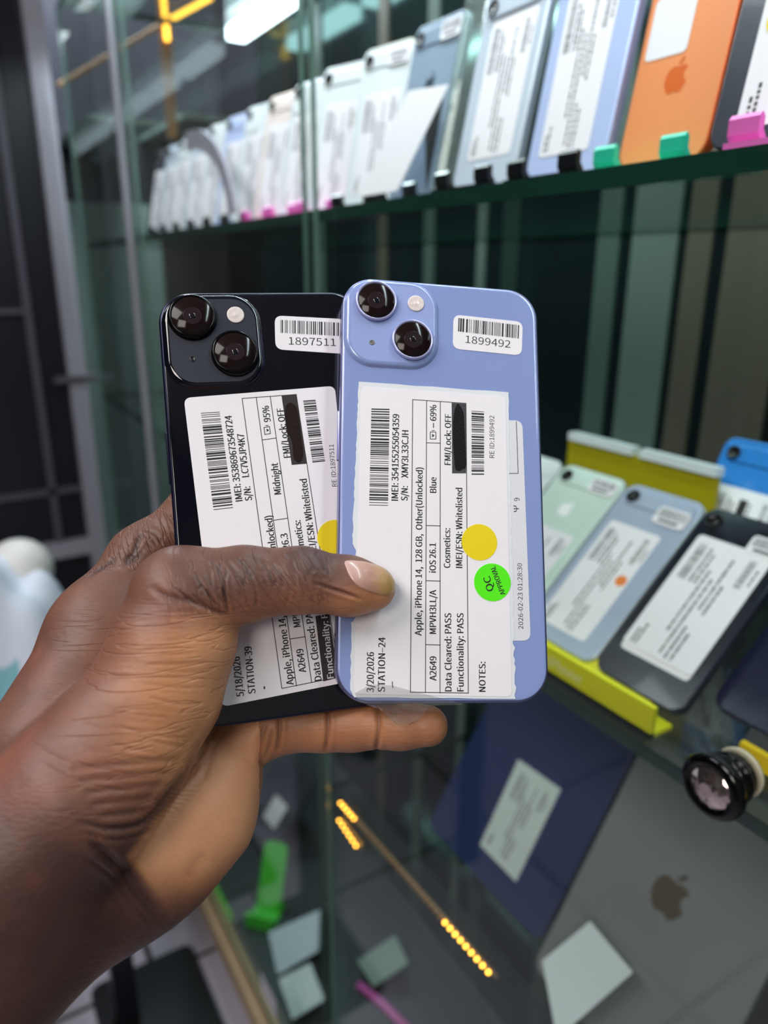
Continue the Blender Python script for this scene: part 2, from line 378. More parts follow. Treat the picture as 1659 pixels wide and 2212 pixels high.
blue = held_phone('blue_phone', 'lilac blue phone held in front, green QC sticker and yellow dot on its label', MB_BLUE,
    pm('lilac_glass', '#8a9bd0', 0.16, coat=0.5, noise=0.02), pm('lilac_matte', '#93a3d8', 0.42, noise=0.02), pm('lilac_aluminium', '#8084b4', 0.28, metal=0.75, noise=0.04),
    pm('lavender_ring', '#b4b6e0', 0.25, metal=0.5), False, (-18.1, 56.2, 33.2, 32.2), ((-23.9, 63.6), (-11.0, 50.1)), (-9.7, 64.1), (-25.2, 48.5))
black = held_phone('black_phone', 'midnight black phone behind, its label partly under the thumb', MB_BLACK,
    pm('midnight_glass', '#0a0b14', 0.05, coat=0.6, noise=0.05), pm('midnight_matte', '#2b2e3b', 0.38, noise=0.03), pm('midnight_aluminium', '#20223a', 0.28, metal=0.7),
    pm('gloss_black_ring', '#101014', 0.12, metal=0.6), True, (-17.9, 55.2, 33.0, 33.6), ((-24.5, 63.4), (-11.2, 50.2)), (-9.9, 64.2), (-25.5, 48.6))

# --- labels on the lilac phone
g = locfn(MB_BLUE)
def V2(p): return Vector((p[0], p[1]))
PXM = 0.2515/1600
class Sheet:
    def __init__(s, g, z): s.g, s.z, s.m = g, z, MB()
    def line(s, a, b, w_=1.6, mi=0): seg(s.m, s.g(*a), s.g(*b), w_*PXM, s.z, mi)
    def write(s, t, a, b, h, mi=0, bold=0.0):
        A, B = V2(s.g(*a)), V2(s.g(*b)); d = B - A; L = d.length; d.normalize()
        s.m.text(t, A, d, Vector((-d.y, d.x)), L, h*PXM, s.z, mi, bold=bold)
    def quad(s, q, mi=0, dz=0): s.m.f([s.m.v((*s.g(*p), s.z+dz)) for p in q], mi)
    def bars(s, q, seed, n, along='v', mi=0): bars(s.m, *[s.g(*p) for p in q], seed, s.z, n, mi, along)
def sticker(root, name, g, q, z0, z1, r, mat, label=None):
    return obj(name, poly_plate(rcorner([g(*p) for p in q], r*PXM), z0*MM, z1*MM), mat, root, label=label)
# under label, torn liner, top label
under = sticker(blue, 'under_label', g, [(1000, 905), (1128, 909), (1146, 1384), (1000, 1384)], .08, .16, 18, pm('dull_label', '#dfdfe6', 0.4), 'older white label showing at the right of the main label')
s = Sheet(g, .19*MM)
s.line((1115, 911), (1119, 1023), 1.4); s.line((1119, 1023), (1095, 1023), 1.4)
s.write('2026-02-23 01:28:30', (1130, 1359), (1127, 1217), 10.5)
s.write('9', (1122, 1082), (1121, 1075), 12); s.write('\u03a8', (1121, 1106), (1120, 1092), 12)
obj('printing', s.m, INK, under)
rt = random.Random(9); edge = []
def jag(a, b, n, amp):
    for i in range(n):
        t = i/n; x, y = a[0]+(b[0]-a[0])*t, a[1]+(b[1]-a[1])*t
        dx, dy = b[0]-a[0], b[1]-a[1]; L = math.hypot(dx, dy); k = rt.uniform(-amp, amp)
        edge.append(g(x - dy/L*k, y + dx/L*k))
jag((775, 825), (1098, 848), 8, .8); jag((1098, 848), (1100, 1000), 16, .8); jag((1100, 1000), (1113, 1510), 60, 2.6)
jag((1113, 1510), (765, 1506), 8, 1); jag((765, 1506), (757, 1490), 3, 1); jag((757, 1490), (759, 1345), 10, 1.5); jag((759, 1345), (768, 1335), 3, 2); jag((768, 1335), (768, 1190), 8, 2); jag((768, 1190), (761, 1165), 3, 2); jag((761, 1165), (775, 825), 40, 1.2)
liner = obj('label_backing', poly_plate(edge, .1*MM, .26*MM), LINER, blue, label='torn edged backing paper under the main label')
lab = sticker(blue, 'spec_label', g, [(780, 835), (1091, 857), (1105, 1505), (764, 1499)], .26, .36, 14, PAPER)
s = Sheet(g, .39*MM)
s.bars([(802, 883), (841, 884), (838, 1093), (797, 1092)], 11, 46)
s.write('IMEI: 354155255054359', (859.5, 1082), (862, 896), 14.5, bold=.012)
s.write('S/N:', (880, 1082), (880.5, 1051), 14, bold=.012); s.write('XMY3L33CJH', (881, 1033), (882, 931), 14.5, bold=.012)
x1, x2, x3, x4 = ((891, 864), (886, 1495)), ((921, 866), (918.5, 1496)), ((950.6, 868.5), (950, 1497)), ((1006, 872), (1011, 1497))
for a in (x1, x2, x3, x4): s.line(*a)
s.line(x1[0], x4[0]); s.line(x1[1], x4[1])
for y in (957.6, 1136, 1255, 1393): s.line((920.5, y-.5), (950.4, y+.5))
s.write('Apple, iPhone 14,  128 GB,  Other(Unlocked)', (910, 1373), (912.5, 1011), 14, bold=.012)
for t, a, b_ in (('A2649', (942, 1470), (942, 1418)), ('MPVH3LL/A', (941.5, 1369), (941.5, 1275)), ('iOS 26.1', (941, 1237), (941, 1174)), ('Blue', (942, 1065), (942, 1032)), ('69%', (942, 910), (942, 876))):
    s.write(t, a, b_, 14, bold=.012)
s.line((936, 924), (936, 915), 2)
for a, b_ in (((929, 949), (941, 949)), ((941, 949), (941, 934)), ((941, 934), (929, 934)), ((929, 934), (929, 949)), ((933, 931), (938, 931))): s.line(a, b_, 1.5)
s.quad([(938, 941.5), (934, 945), (932, 943), (934, 941.5), (932, 940), (934, 938)])
for t, a, b_ in (('FMI/Lock: OFF', (973, 1005), (974, 896)), ('Cosmetics:', (972, 1227), (972, 1142)), ('IMEI/ESN: Whitelisted', (998, 1227), (998, 1055)), ('Data Cleared: PASS', (975, 1493), (974, 1325)), ('Functionality: PASS', (1001, 1493), (1000.5, 1325)), ('NOTES:', (1048, 1494), (1048, 1430))):
    s.write(t, a, b_, 14, bold=.012)
s.bars([(1018, 888), (1045, 890), (1045, 1026), (1018, 1026)], 21, 32)
s.write('RE ID:1899492', (1067, 990), (1067, 899), 11)
s.write('3/20/2026', (807, 1495), (807.5, 1409), 14.5, bold=.012); s.write('STATION\u201324', (831, 1494.5), (832, 1377), 14.5, bold=.012); s.line((848, 1485), (847, 1473), 1.8)
obj('printing', s.m, INK, lab)
s = Sheet(g, .41*MM); s.quad([(975, 871), (1006, 873), (1006, 1023), (976, 1023)], 0)
scr = [(988, 873), (995, 880), (1001, 895), (1003, 930), (1005, 970), (1006, 1008), (1000, 1014), (991, 1018), (983, 1013), (980, 985), (978, 950), (978, 912), (982, 885)]
s.m.f([s.m.v((*g(x, y), .44*MM)) for x, y in crom(scr, 4)], 1)
obj('ink_redaction', s.m, [pm('grey_ink', '#46464a', 0.6, spec=.2), pm('marker_black', '#0a080c', 0.4, noise=0.6, scale=1500, bump=0.15, spec=.25)], lab)
obj('dot_sticker', poly_plate(circle(g(1035, 1171.5), 39.5*PXM), .36*MM, .46*MM), YEL, blue, label='yellow round sticker on the label')
qc = obj('approval_sticker', poly_plate(circle(g(1063, 1258), 40.5*PXM), .36*MM, .46*MM), LIME, blue, label='lime green round sticker reading QC APPROVAL')
s = Sheet(g, .48*MM); s.write('QC', (1066, 1275), (1057, 1244), 15.5, bold=.012); s.write('APPROVAL', (1091, 1283), (1068, 1222), 11, bold=.012); obj('printing', s.m, INK, qc)
bcs = sticker(blue, 'barcode_sticker', g, [(979.5, 680), (1129, 696), (1126.5, 768.5), (977.5, 753.5)], .1, .22, 18, PAPER)
s = Sheet(g, .25*MM); s.bars([(990, 687.5), (1121, 703), (1120, 732), (989, 716.5)], 5, 34, 'h')
s.write('1899492', (1005, 741), (1102, 752), 17.5); obj('printing', s.m, INK, bcs)

# --- labels on the midnight phone
g = locfn(MB_BLACK)
lab = sticker(black, 'spec_label', g, [(397, 860), (723, 834), (786, 1466), (478, 1527)], .1, .24, 16, PAPER)
s = Sheet(g, .27*MM)
s.bars([(433.7, 892.6), (474.4, 889.8), (503.3, 1097.2), (461.2, 1102)], 31, 46)
def ln(a, b_): s.line(a, b_)
s.write('IMEI: 353869673548724', (524, 1082), (500, 898), 14.8, bold=.013)
s.write('S/N:', (544.5, 1080.4), (540.3, 1051), 14.5, bold=.013); s.write('LC7V5JP4K7', (538, 1030), (526.8, 937.4), 14.8, bold=.013)
x1, x2, x3, x4 = ((522.9, 861.2), (608.7, 1487)), ((553.4, 859.5), (640.1, 1481.6)), ((583.7, 857.5), (673, 1474.3)), ((639.8, 852.5), (733, 1462))
for a in (x1, x2, x3, x4): ln(*a)
ln(x1[0], x4[0]); ln(x1[1], x4[1])
ln((567.5, 950.6), (596.2, 946.7)); ln((592, 1124), (621, 1119.7)); ln((626, 1380.3), (659, 1375.6))
s.write('Apple, iPhone 14,  128 GB,  Other(Unlocked)', (634.4, 1478), (587, 1114), 14.8, bold=.013)
for t, a, b_ in (('95%', (585, 911), (580.3, 877)), ('Midnight', (607.5, 1067.3), (599.7, 1000.3)), ('A2649', (661.1, 1451), (654.5, 1401)), ('MPU', (649.5, 1353), (645, 1320)), ('iOS 26.3', (632, 1218), (620, 1152)),
                 ('FMI/Lock: OFF', (627.7, 988), (611.7, 882)), ('Cosmetics:', (661, 1206), (648.8, 1124)), ('IMEI/ESN: Whitelisted', (686, 1206), (662.2, 1034.7)), ('Data Cleared: PASS', (694.8, 1469), (671, 1302)),
                 ('5/18/2026', (527, 1503), (517.5, 1418)), ('STATION-39', (552, 1497), (543, 1396))):
    s.write(t, a, b_, 14.8, bold=.013)
for a, b_ in (((572, 939), (584, 937)), ((584, 937), (582, 922)), ((582, 922), (570, 924)), ((570, 924), (572, 939)), ((574, 920), (579, 919.3))): ln(a, b_)
s.quad([(581, 929.5), (577.5, 933), (575, 931.5), (577, 930), (574.5, 928.5), (576.5, 926.5)])
s.line((571, 1487), (571, 1484), 3)
s.bars([(654.6, 866), (681.3, 864), (702, 996.9), (674.8, 999.7)], 41, 32)
s.write('RE ID:1897511', (727.5, 1051), (720.2, 960.4), 10.5)
obj('printing', s.m, INK, lab)
s = Sheet(g, .28*MM); s.quad([(608, 855.6), (639.8, 852.5), (661.7, 1002), (630, 1004.7)], 0)
scr = [(622, 872), (630, 871), (640, 880), (645, 900), (650, 940), (655, 975), (652, 995), (643, 1000), (634, 990), (632, 965), (627, 945), (620, 935), (616, 905), (616, 882)]
s.m.f([s.m.v((*g(x, y), .31*MM)) for x, y in crom(scr, 4)], 1)
obj('ink_redaction', s.m, [pm('grey_brown_ink', '#3a3434', 0.6, spec=.2), pm('marker_brown', '#1c0d0b', 0.35, noise=0.5, scale=1500, bump=0.15, spec=.3)], lab)
s = Sheet(g, .28*MM); s.quad([(681, 1331), (711, 1326), (730, 1464), (698, 1472)], 0)
s.write('Functionality: F', (721, 1464), (707, 1326), 14, 2, bold=.013); s.m.bm.verts.ensure_lookup_table()
for f_ in s.m.bm.faces:
    if f_.material_index == 2:
        for v_ in f_.verts: v_.co.z = .30*MM
obj('dark_highlight', s.m, [MATS['grey_brown_ink'], MATS['grey_brown_ink'], PAPER], lab, label='dark printed band with pale lettering')
obj('dot_sticker', poly_plate(circle(g(724, 1162), 39.5*PXM), .24*MM, .34*MM), YEL, black, label='yellow round sticker cut off by the front phone')
bcs = sticker(black, 'barcode_sticker', g, [(593, 682), (746, 690), (746, 765), (595, 755)], .1, .22, 18, PAPER)
s = Sheet(g, .25*MM); s.bars([(606, 691.5), (742, 698), (742, 727), (606, 719.5)], 15, 34, 'h')
s.write('1897511', (623.8, 744.8), (725.5, 748), 17.5); obj('printing', s.m, INK, bcs)

# clear tape hanging from the lilac phone's lower edge
g = locfn(MB_BLUE); m = MB(); rt = random.Random(4)
rows = [[(766, 1497), (800, 1478), (845, 1480), (890, 1492), (950, 1507), (998, 1520)],
        [(772, 1512), (805, 1508), (850, 1510), (895, 1512), (945, 1516), (996, 1522)],
        [(790, 1521), (815, 1524), (850, 1525), (890, 1525), (925, 1524), (950, 1523)],
        [(812, 1526), (825, 1534), (846, 1543), (882, 1544), (915, 1540), (928, 1527)],
        [(826, 1536), (836, 1545), (851, 1560), (884, 1563), (908, 1553), (922, 1538)],
        [(843, 1549), (848, 1556), (862, 1566), (882, 1567), (902, 1561), (914, 1550)]]
zz = [.55, .6, .9, -.6, -.4, -1.6]
vs = [[m.v((*g(x, y), (zz[i] + (rt.uniform(-1.5, 1.5) if i > 2 else rt.uniform(0, .1)))*MM)) for x, y in r] for i, r in enumerate(rows)]
for a, b_ in zip(vs, vs[1:]):
    for i in range(5):
        m.f([a[i], a[i+1], b_[i+1]], 0); m.f([a[i], b_[i+1], b_[i]], 0)
tape = obj('clear_tape', m, glass('clear_film', (0.90, 0.89, 0.88), 2.6, 0.06, 0.05), blue, label='crumpled clear tape hanging below the phone')
HSTEP = 0.0009
# ------------------------------------------------------------------ the hand
def cs(px, py, dep): return np.array([(px - W/2)/F*dep, -(py - H/2)/F*dep, -dep])      # a point of the camera's own frame
def chain(*pts): return [(cs(x, y, d/1000), r*(d/1000)/F) for x, y, d, r in pts]
G_THUMB = [chain((395, 1290, 231, 108), (525, 1262, 232, 80), (650, 1253, 233, 69), (755, 1266, 234.5, 62), (805, 1270, 236, 50)),
           chain((395, 1290, 231, 108), (372, 1400, 229, 129), (335, 1500, 226, 139), (250, 1620, 220, 160), (170, 1720, 214, 175), (-40, 1930, 208, 220)),
           chain((372, 1400, 229, 125), (436, 1376, 228, 72))]
G_PALM = [chain((130, 1630, 236, 166), (240, 1372, 258, 118), (312, 1214, 268, 70), (440, 1105, 272, 62), (640, 1062, 277, 52), (700, 1060, 279, 47)),
          chain((485, 1672, 252, 80), (432, 1755, 247, 112), (345, 1850, 240, 118), (255, 1905, 232, 125), (60, 2020, 218, 165)),
          chain((345, 1630, 258, 140), (240, 1750, 240, 150)),
          chain((240, 1372, 258, 110), (345, 1630, 258, 120)),
          chain((60, 1880, 216, 215), (-180, 2140, 206, 262), (-400, 2360, 198, 265), (-640, 2600, 190, 270))]
G_FING = [chain((270, 1430, 266, 85), (470, 1265, 276, 62), (700, 1215, 277, 54), (800, 1215, 276, 46)),
          chain((330, 1530, 264, 85), (520, 1410, 274, 60), (760, 1385, 274, 52), (865, 1385, 272, 45)),
          chain((500, 1610, 257, 74), (590, 1568, 258, 60), (700, 1563, 257, 57), (760, 1563, 256, 56), (865, 1566, 252, 50), (924, 1568, 250, 44))]
HMIN = np.array([-0.215, -0.245, -0.300]); HMAX = np.array([0.025, 0.020, -0.135])
def smin(a, b_, k):
    h_ = np.clip(0.5 + 0.5*(b_ - a)/k, 0, 1); return b_*(1-h_) + a*h_ - k*h_*(1-h_)
def caps(P, a, ra, b_, rb):
    ab = b_ - a; L2 = ab @ ab
    t = np.clip(((P - a) @ ab)/L2, 0, 1); d = np.sqrt(((P - a - t[..., None]*ab)**2).sum(-1))
    return d - (ra + (rb - ra)*t)
CI3 = CAMM.inverted()
PHM = [np.array((M.inverted() @ CAMM)) for M in (MB_BLUE, MB_BLACK)]
def phone_sdf(P):
    out = None
    for M in PHM:
        q = P @ M[:3, :3].T + M[:3, 3]; q = q - np.array([0, 0, -3.7*MM])
        e = np.abs(q) - np.array([PW/2-6*MM, PH/2-6*MM, 4.1*MM])
        xy = np.sqrt(np.maximum(e[..., 0], 0)**2 + np.maximum(e[..., 1], 0)**2) + np.minimum(np.maximum(e[..., 0], e[..., 1]), 0) - 6*MM
        d = np.minimum(np.maximum(xy, e[..., 2]), 0) + np.sqrt(np.maximum(xy, 0)**2 + np.maximum(e[..., 2], 0)**2)
        out = d if out is None else np.minimum(out, d)
    return out
def group_sdf(P, gr, k):
    d = None
    for ch in gr:
        for (a, ra), (b_, rb) in zip(ch, ch[1:]):
            c = caps(P, a, ra, b_, rb); d = c if d is None else smin(d, c, k)
    return d
def hand_sdf(P):
    d = smin(group_sdf(P, G_THUMB, .0035), group_sdf(P, G_PALM, .009), .0022)
    for ch in G_FING: d = smin(d, group_sdf(P, [ch], .003), .0016 if ch is G_FING[2] else .0035)
    c = -(phone_sdf(P) - .0001); k = .0008
    h_ = np.clip(0.5 + 0.5*(d - c)/k, 0, 1); return c*(1-h_) + d*h_ + k*h_*(1-h_)
def surface_nets(lo, hi, st):
    n = np.ceil((hi - lo)/st).astype(int) + 1
    ax = [lo[i] + st*np.arange(n[i]) for i in range(3)]
    V = np.empty(n, np.float32)
    for i in range(0, n[0], 16):
        X, Y, Z = np.meshgrid(ax[0][i:i+16], ax[1], ax[2], indexing='ij')
        V[i:i+16] = hand_sdf(np.stack([X, Y, Z], -1).reshape(-1, 3)).reshape(X.shape)
    V[0] = V[-1] = .01; V[:, 0] = V[:, -1] = .01; V[:, :, 0] = V[:, :, -1] = .01
    I = V < 0; c = np.zeros(n - 1, np.int8)
    for dx in (0, 1):
        for dy in (0, 1):
            for dz in (0, 1): c += I[dx:n[0]-1+dx, dy:n[1]-1+dy, dz:n[2]-1+dz]
    act = (c > 0) & (c < 8); idx = np.full(n - 1, -1, np.int64); cells = np.argwhere(act); idx[act] = np.arange(len(cells))
    acc = np.zeros((len(cells), 3)); cnt = np.zeros(len(cells))
    offs = [(a, b_) for a in np.ndindex(2, 2, 2) for b_ in np.ndindex(2, 2, 2) if sum(b_) - sum(a) == 1 and all(y >= x for x, y in zip(a, b_))]
    for a, b_ in offs:
        ca, cb = cells + a, cells + b_
        va, vb = V[tuple(ca.T)], V[tuple(cb.T)]; cr = (va < 0) != (vb < 0)
        t = np.where(cr, va/np.where(cr, va - vb, 1), 0)[:, None]
        acc += np.where(cr[:, None], np.array(a) + t*(np.array(b_) - np.array(a)), 0); cnt += cr
    verts = lo + st*(cells + acc/cnt[:, None]); faces = []
    for k in range(3):
        u, w_ = (k+1) % 3, (k+2) % 3; sl = [slice(1, -1)]*3; sl[k] = slice(0, n[k]-1)
        s2 = list(sl); s2[k] = slice(1, n[k]); A, B = I[tuple(sl)], I[tuple(s2)]
        e = np.argwhere(A != B); off = np.ones(3, int); off[k] = 0; e = e + off
        fl = I[tuple(e.T)]; du = np.zeros(3, int); du[u] = 1; dw = np.zeros(3, int); dw[w_] = 1
        q = np.stack([idx[tuple((e - du - dw).T)], idx[tuple((e - dw).T)], idx[tuple(e.T)], idx[tuple((e - du).T)]], 1)
        q[~fl] = q[~fl][:, ::-1]; faces.append(q)
    return verts, np.concatenate(faces)
hv, hf = surface_nets(HMIN, HMAX, HSTEP)
hm = bpy.data.meshes.new('skin_base'); hm.vertices.add(len(hv)); hm.vertices.foreach_set('co', hv.astype(np.float32).ravel())
hm.loops.add(len(hf)*4); hm.loops.foreach_set('vertex_index', hf.astype(np.int32).ravel())
hm.polygons.add(len(hf)); hm.polygons.foreach_set('loop_start', np.arange(0, len(hf)*4, 4, dtype=np.int32))
hm.update(calc_edges=True); hm.validate()
ho = bpy.data.objects.new('skin_base', hm); COL.objects.link(ho)
sm_ = ho.modifiers.new('s', 'SMOOTH'); sm_.factor = 0.5; sm_.iterations = 5
sb = ho.modifiers.new('u', 'SUBSURF'); sb.levels = 1
dg = bpy.context.evaluated_depsgraph_get()
me = bpy.data.meshes.new_from_object(ho.evaluated_get(dg)); bpy.data.objects.remove(ho); me.name = 'person'
NV = len(me.vertices); P = np.empty(NV*3, np.float32); me.vertices.foreach_get('co', P); P = P.reshape(-1, 3).astype(float)
NR = np.empty(NV*3, np.float32); me.vertex_normals.foreach_get('vector', NR); NR = NR.reshape(-1, 3).astype(float)
uu = W/2 + F*P[:, 0]/-P[:, 2]; vv = H/2 - F*P[:, 1]/-P[:, 2]; dep = -P[:, 2]*1000
front = np.clip(NR[:, 2]*3 + .6, 0, 1)
rh = random.Random(12)
creases = []      # (points, width px, depth mm) laid on the skin that faces the viewer
def crease(pts, wd, dp, near=None): creases.append((np.array(crom(pts, 6, False)), wd, dp, near))
# thenar lines running across the mount
for i in range(22):
    y = 1330 + i*17 + rh.uniform(-6, 6); xr = 500 - max(0, (y - 1440))*.42 - rh.uniform(5, 110); L = rh.uniform(70, 250)
    sl = (1450 - y)*-.0009 + rh.uniform(-.03, .03)
    crease([(xr - L, y - L*sl - 4, 0), (xr - L*.5, y + rh.uniform(-4, 4), 0), (xr, y + L*sl*.4, 0)], rh.uniform(2.6, 3.4), rh.uniform(.06, .18))
# folds fanning into the web of the thumb
for i in range(22):
    a = math.radians(rh.uniform(186, 262)); L0 = rh.uniform(14, 40); L1 = L0 + rh.uniform(50, 150)
    c = (505, 1338); q = lambda L, b_=0: (c[0] + L*math.cos(a + b_), c[1] + L*math.sin(a + b_)*.85, 0)
    crease([q(L0), q((L0+L1)/2, .05), q(L1, .16)], rh.uniform(2.8, 3.8), rh.uniform(.12, .30))
# oblique lines over the thumb's first bone
for i in range(24):
    x = 470 + i*9.5 + rh.uniform(-4, 4); y0 = 1196 + rh.uniform(0, 35); L = rh.uniform(40, 95)
    crease([(x - 22, y0, 0), (x + 2, y0 + L*.5, 0), (x + 10 + rh.uniform(-5, 8), y0 + L, 0)], rh.uniform(3, 4), rh.uniform(.08, .22))
# knuckle wrinkles and the folds behind the nail
for i in range(9):
    x = 622 + i*9 + rh.uniform(-3, 3); k = 26 - abs(i-4)*5
    crease([(x - k*.5, 1190 + rh.uniform(0, 6), 0), (x + 6, 1212, 0), (x + 16, 1240 + rh.uniform(-6, 14), 0)], rh.uniform(3.5, 5.5), rh.uniform(.18, .40))
for i in range(6): crease([(668 + i*9, 1256 + i*4, 0), (716 + i*7, 1270 + i*3, 0), (762 + i*5, 1287 + i*2, 0)], 3.2, .13)
crease([(498, 1336, 0), (470, 1322, 0), (420, 1300, 0), (360, 1288, 0), (322, 1264, 0)], 7, .35)
# line between thumb mount and palm, wrist folds, palm lines
crease([(512, 1470, 0), (480, 1540, 0), (425, 1640, 0), (365, 1715, 0), (310, 1776, 0), (235, 1790, 0), (165, 1772, 0)], 7, .7)
crease([(190, 1815, 0), (240, 1855, 0), (290, 1920, 0), (345, 1985, 0)], 9, .9); crease([(180, 1850, 0), (235, 1885, 0), (300, 1965, 0), (325, 1990, 0)], 5, .4)
crease([(180, 1798, 0), (250, 1812, 0), (330, 1795, 0)], 5, .4)
crease([(408, 1900, 0), (420, 1868, 0), (448, 1846, 0)], 12, .3); crease([(440, 1690, 0), (452, 1640, 0), (470, 1600, 0)], 6, .3)
crease([(398, 1660, 0), (410, 1640, 0), (430, 1600, 0)], 5, .35)
for i in range(16): crease([(205 + i*10, 1805 - i*7, 0), (225 + i*11, 1830 - i*8, 0), (250 + i*12, 1846 - i*9, 0)], 2.6, .12)
for x in (601, 706, 815): crease([(x, 1520, 0), (x + 3, 1570, 0), (x - 2, 1625, 0)], 4.5, .6)
crease([(575, 1560, 0), (560, 1610, 0), (566, 1660, 0)], 6, .5); crease([(590, 1570, 0), (582, 1612, 0), (570, 1640, 0)], 4, .35)
for i in range(5): crease([(150 + i*14, 1660 + i*26, 0), (270 + i*8, 1652 + i*25, 0), (400 - i*22, 1640 + i*26, 0)], 8, .35)
# first finger's knuckle
for i in range(12): crease([(190 + i*11, 1245 - i*9, 0), (215 + i*11, 1232 - i*7, 0), (250 + i*9, 1228 - i*5 + rh.uniform(-5, 5), 0)], 3.6, rh.uniform(.15, .4))
crease([(305, 1150, 0), (290, 1190, 0), (275, 1215, 0), (310, 1195, 0)], 6, .5)
disp = np.zeros(NV); vis = np.where((front > .05) & (uu > -60) & (vv < 2300))[0]
U2, V2_ = uu[vis], vv[vis]
for pts, wd, dp, near in creases:
    sel = (U2 > pts[:, 0].min() - 22) & (U2 < pts[:, 0].max() + 22) & (V2_ > pts[:, 1].min() - 22) & (V2_ < pts[:, 1].max() + 22)
    if not sel.any(): continue
    q = np.stack([U2[sel], V2_[sel]], 1); best = np.full(len(q), 1e9); tt = np.zeros(len(q)); n_ = len(pts) - 1
    for i in range(n_):
        a, b_ = pts[i, :2], pts[i+1, :2]; ab = b_ - a; t = np.clip(((q - a) @ ab)/max(ab @ ab, 1e-9), 0, 1)
        d = np.hypot(*(q - a - t[:, None]*ab).T); m_ = d < best; best[m_] = d[m_]; tt[m_] = (i + t[m_])/n_
    tap = np.clip(np.minimum(tt, 1-tt)*6, 0, 1)
    disp[vis[sel]] -= dp*MM*tap*(np.exp(-(best/wd)**2) - .35*np.exp(-((best - 2.4*wd)/wd/1.2)**2))
disp = np.clip(disp, -1.1*MM, .5*MM)*front
P += NR*disp[:, None]
def sstep(a, b_, x): t = np.clip((x-a)/(b_-a), 0, 1); return t*t*(3-2*t)
# skin tone: 0 back of the hand, 1 palm side
tone = .15 + .62*sstep(120, 470, uu + (vv - 1450)*.25)*sstep(1290, 1400, vv)
heel = sstep(0, 40, (uu - np.interp(vv, [1540, 1640, 1715, 1776, 1850, 1985], [484, 425, 365, 310, 255, 345])))*(vv > 1500)*sstep(2020, 1830, vv)
tone = np.maximum(tone*sstep(1900, 1560, vv)*(1 - .25*sstep(1250, 1190, vv)), heel)
thumb = (vv < 1345) & (uu > 370) & (dep < 250); tone[thumb] = (.10 + .45*sstep(1240, 1335, vv + (uu - 650)*.12))[thumb] + .22*sstep(720, 850, uu[thumb])
pk = (uu > 560) & (vv > 1510); tone[pk] = .55
idxf = (dep > 255) & (vv < 1330); tone[idxf] = .16
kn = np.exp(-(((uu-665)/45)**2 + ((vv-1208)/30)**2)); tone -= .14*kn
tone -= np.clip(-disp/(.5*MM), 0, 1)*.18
HB = np.array(cs(60, 1950, .222)); P2 = P - HB
me.vertices.foreach_set('co', P2.astype(np.float32).ravel())
la = sstep(1290, 1350, vv)*sstep(1900, 1700, vv)*sstep(60, 220, uu)*(heel < .3)*(dep < 245) + 1*.12*heel
lb_ = np.where((vv < 1350) & (uu > 330), sstep(330, 420, uu)*sstep(735, 690, uu)*sstep(1345, 1310, vv), 0) + np.where((dep > 252) & (vv < 1300), .9, 0) + .25*sstep(1850, 1950, vv)
for nm_, ar in (('lines_across', la), ('lines_oblique', lb_)):
    a_ = me.attributes.new(nm_, 'FLOAT', 'POINT'); a_.data.foreach_set('value', np.clip(ar*front, 0, 1).astype(np.float32))
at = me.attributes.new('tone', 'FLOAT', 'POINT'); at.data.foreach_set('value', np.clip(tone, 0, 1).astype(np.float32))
me.polygons.foreach_set('use_smooth', np.ones(len(me.polygons), bool)); me.update()
sk = bpy.data.materials.new('brown_skin'); sk.use_nodes = True; nt = sk.node_tree; bs = nt.nodes['Principled BSDF']
an = nt.nodes.new('ShaderNodeAttribute'); an.attribute_name = 'tone'
tc = nt.nodes.new('ShaderNodeTexCoord'); n1 = nt.nodes.new('ShaderNodeTexNoise'); n1.inputs['Scale'].default_value = 70; n1.inputs['Detail'].default_value = 6
n2 = nt.nodes.new('ShaderNodeTexNoise'); n2.inputs['Scale'].default_value = 26; n2.inputs['Detail'].default_value = 3
for n_ in (n1, n2): nt.links.new(tc.outputs['Object'], n_.inputs['Vector'])
ma = nt.nodes.new('ShaderNodeMath'); ma.operation = 'MULTIPLY_ADD'; ma.inputs[1].default_value = .30; nt.links.new(n1.outputs[0], ma.inputs[0])
ms = nt.nodes.new('ShaderNodeMath'); ms.operation = 'SUBTRACT'; nt.links.new(an.outputs['Fac'], ma.inputs[2]); nt.links.new(ma.outputs[0], ms.inputs[0]); ms.inputs[1].default_value = .15
cr = nt.nodes.new('ShaderNodeValToRGB'); nt.links.new(ms.outputs[0], cr.inputs[0])
el = cr.color_ramp.elements; el[0].position = 0; el[0].color = (*lin('#513631'), 1); el[1].position = 1; el[1].color = (*lin('#e3a378'), 1)
e_ = el.new(.35); e_.color = (*lin('#8c5d48'), 1); e_ = el.new(.65); e_.color = (*lin('#be825a'), 1)
mx = nt.nodes.new('ShaderNodeMix'); mx.data_type = 'RGBA'; mx.blend_type = 'MIX'; nt.links.new(cr.outputs[0], mx.inputs[6]); mx.inputs[7].default_value = (*lin('#a85a4a'), 1)
mr = nt.nodes.new('ShaderNodeMapRange'); mr.inputs[1].default_value = .55; mr.inputs[2].default_value = .75; mr.inputs[4].default_value = .35
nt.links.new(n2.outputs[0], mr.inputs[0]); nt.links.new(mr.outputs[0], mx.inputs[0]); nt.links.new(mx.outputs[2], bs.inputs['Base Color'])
inp(bs, 'Roughness', .48); inp(bs, 'Specular IOR Level', .45); inp(bs, 'Subsurface Weight', .06); inp(bs, 'Subsurface Radius', (.004, .0015, .0008)); inp(bs, 'Subsurface Scale', 1.0)
n3 = nt.nodes.new('ShaderNodeTexNoise'); n3.inputs['Scale'].default_value = 420; n3.inputs['Detail'].default_value = 3
vo = nt.nodes.new('ShaderNodeTexVoronoi'); vo.inputs['Scale'].default_value = 900
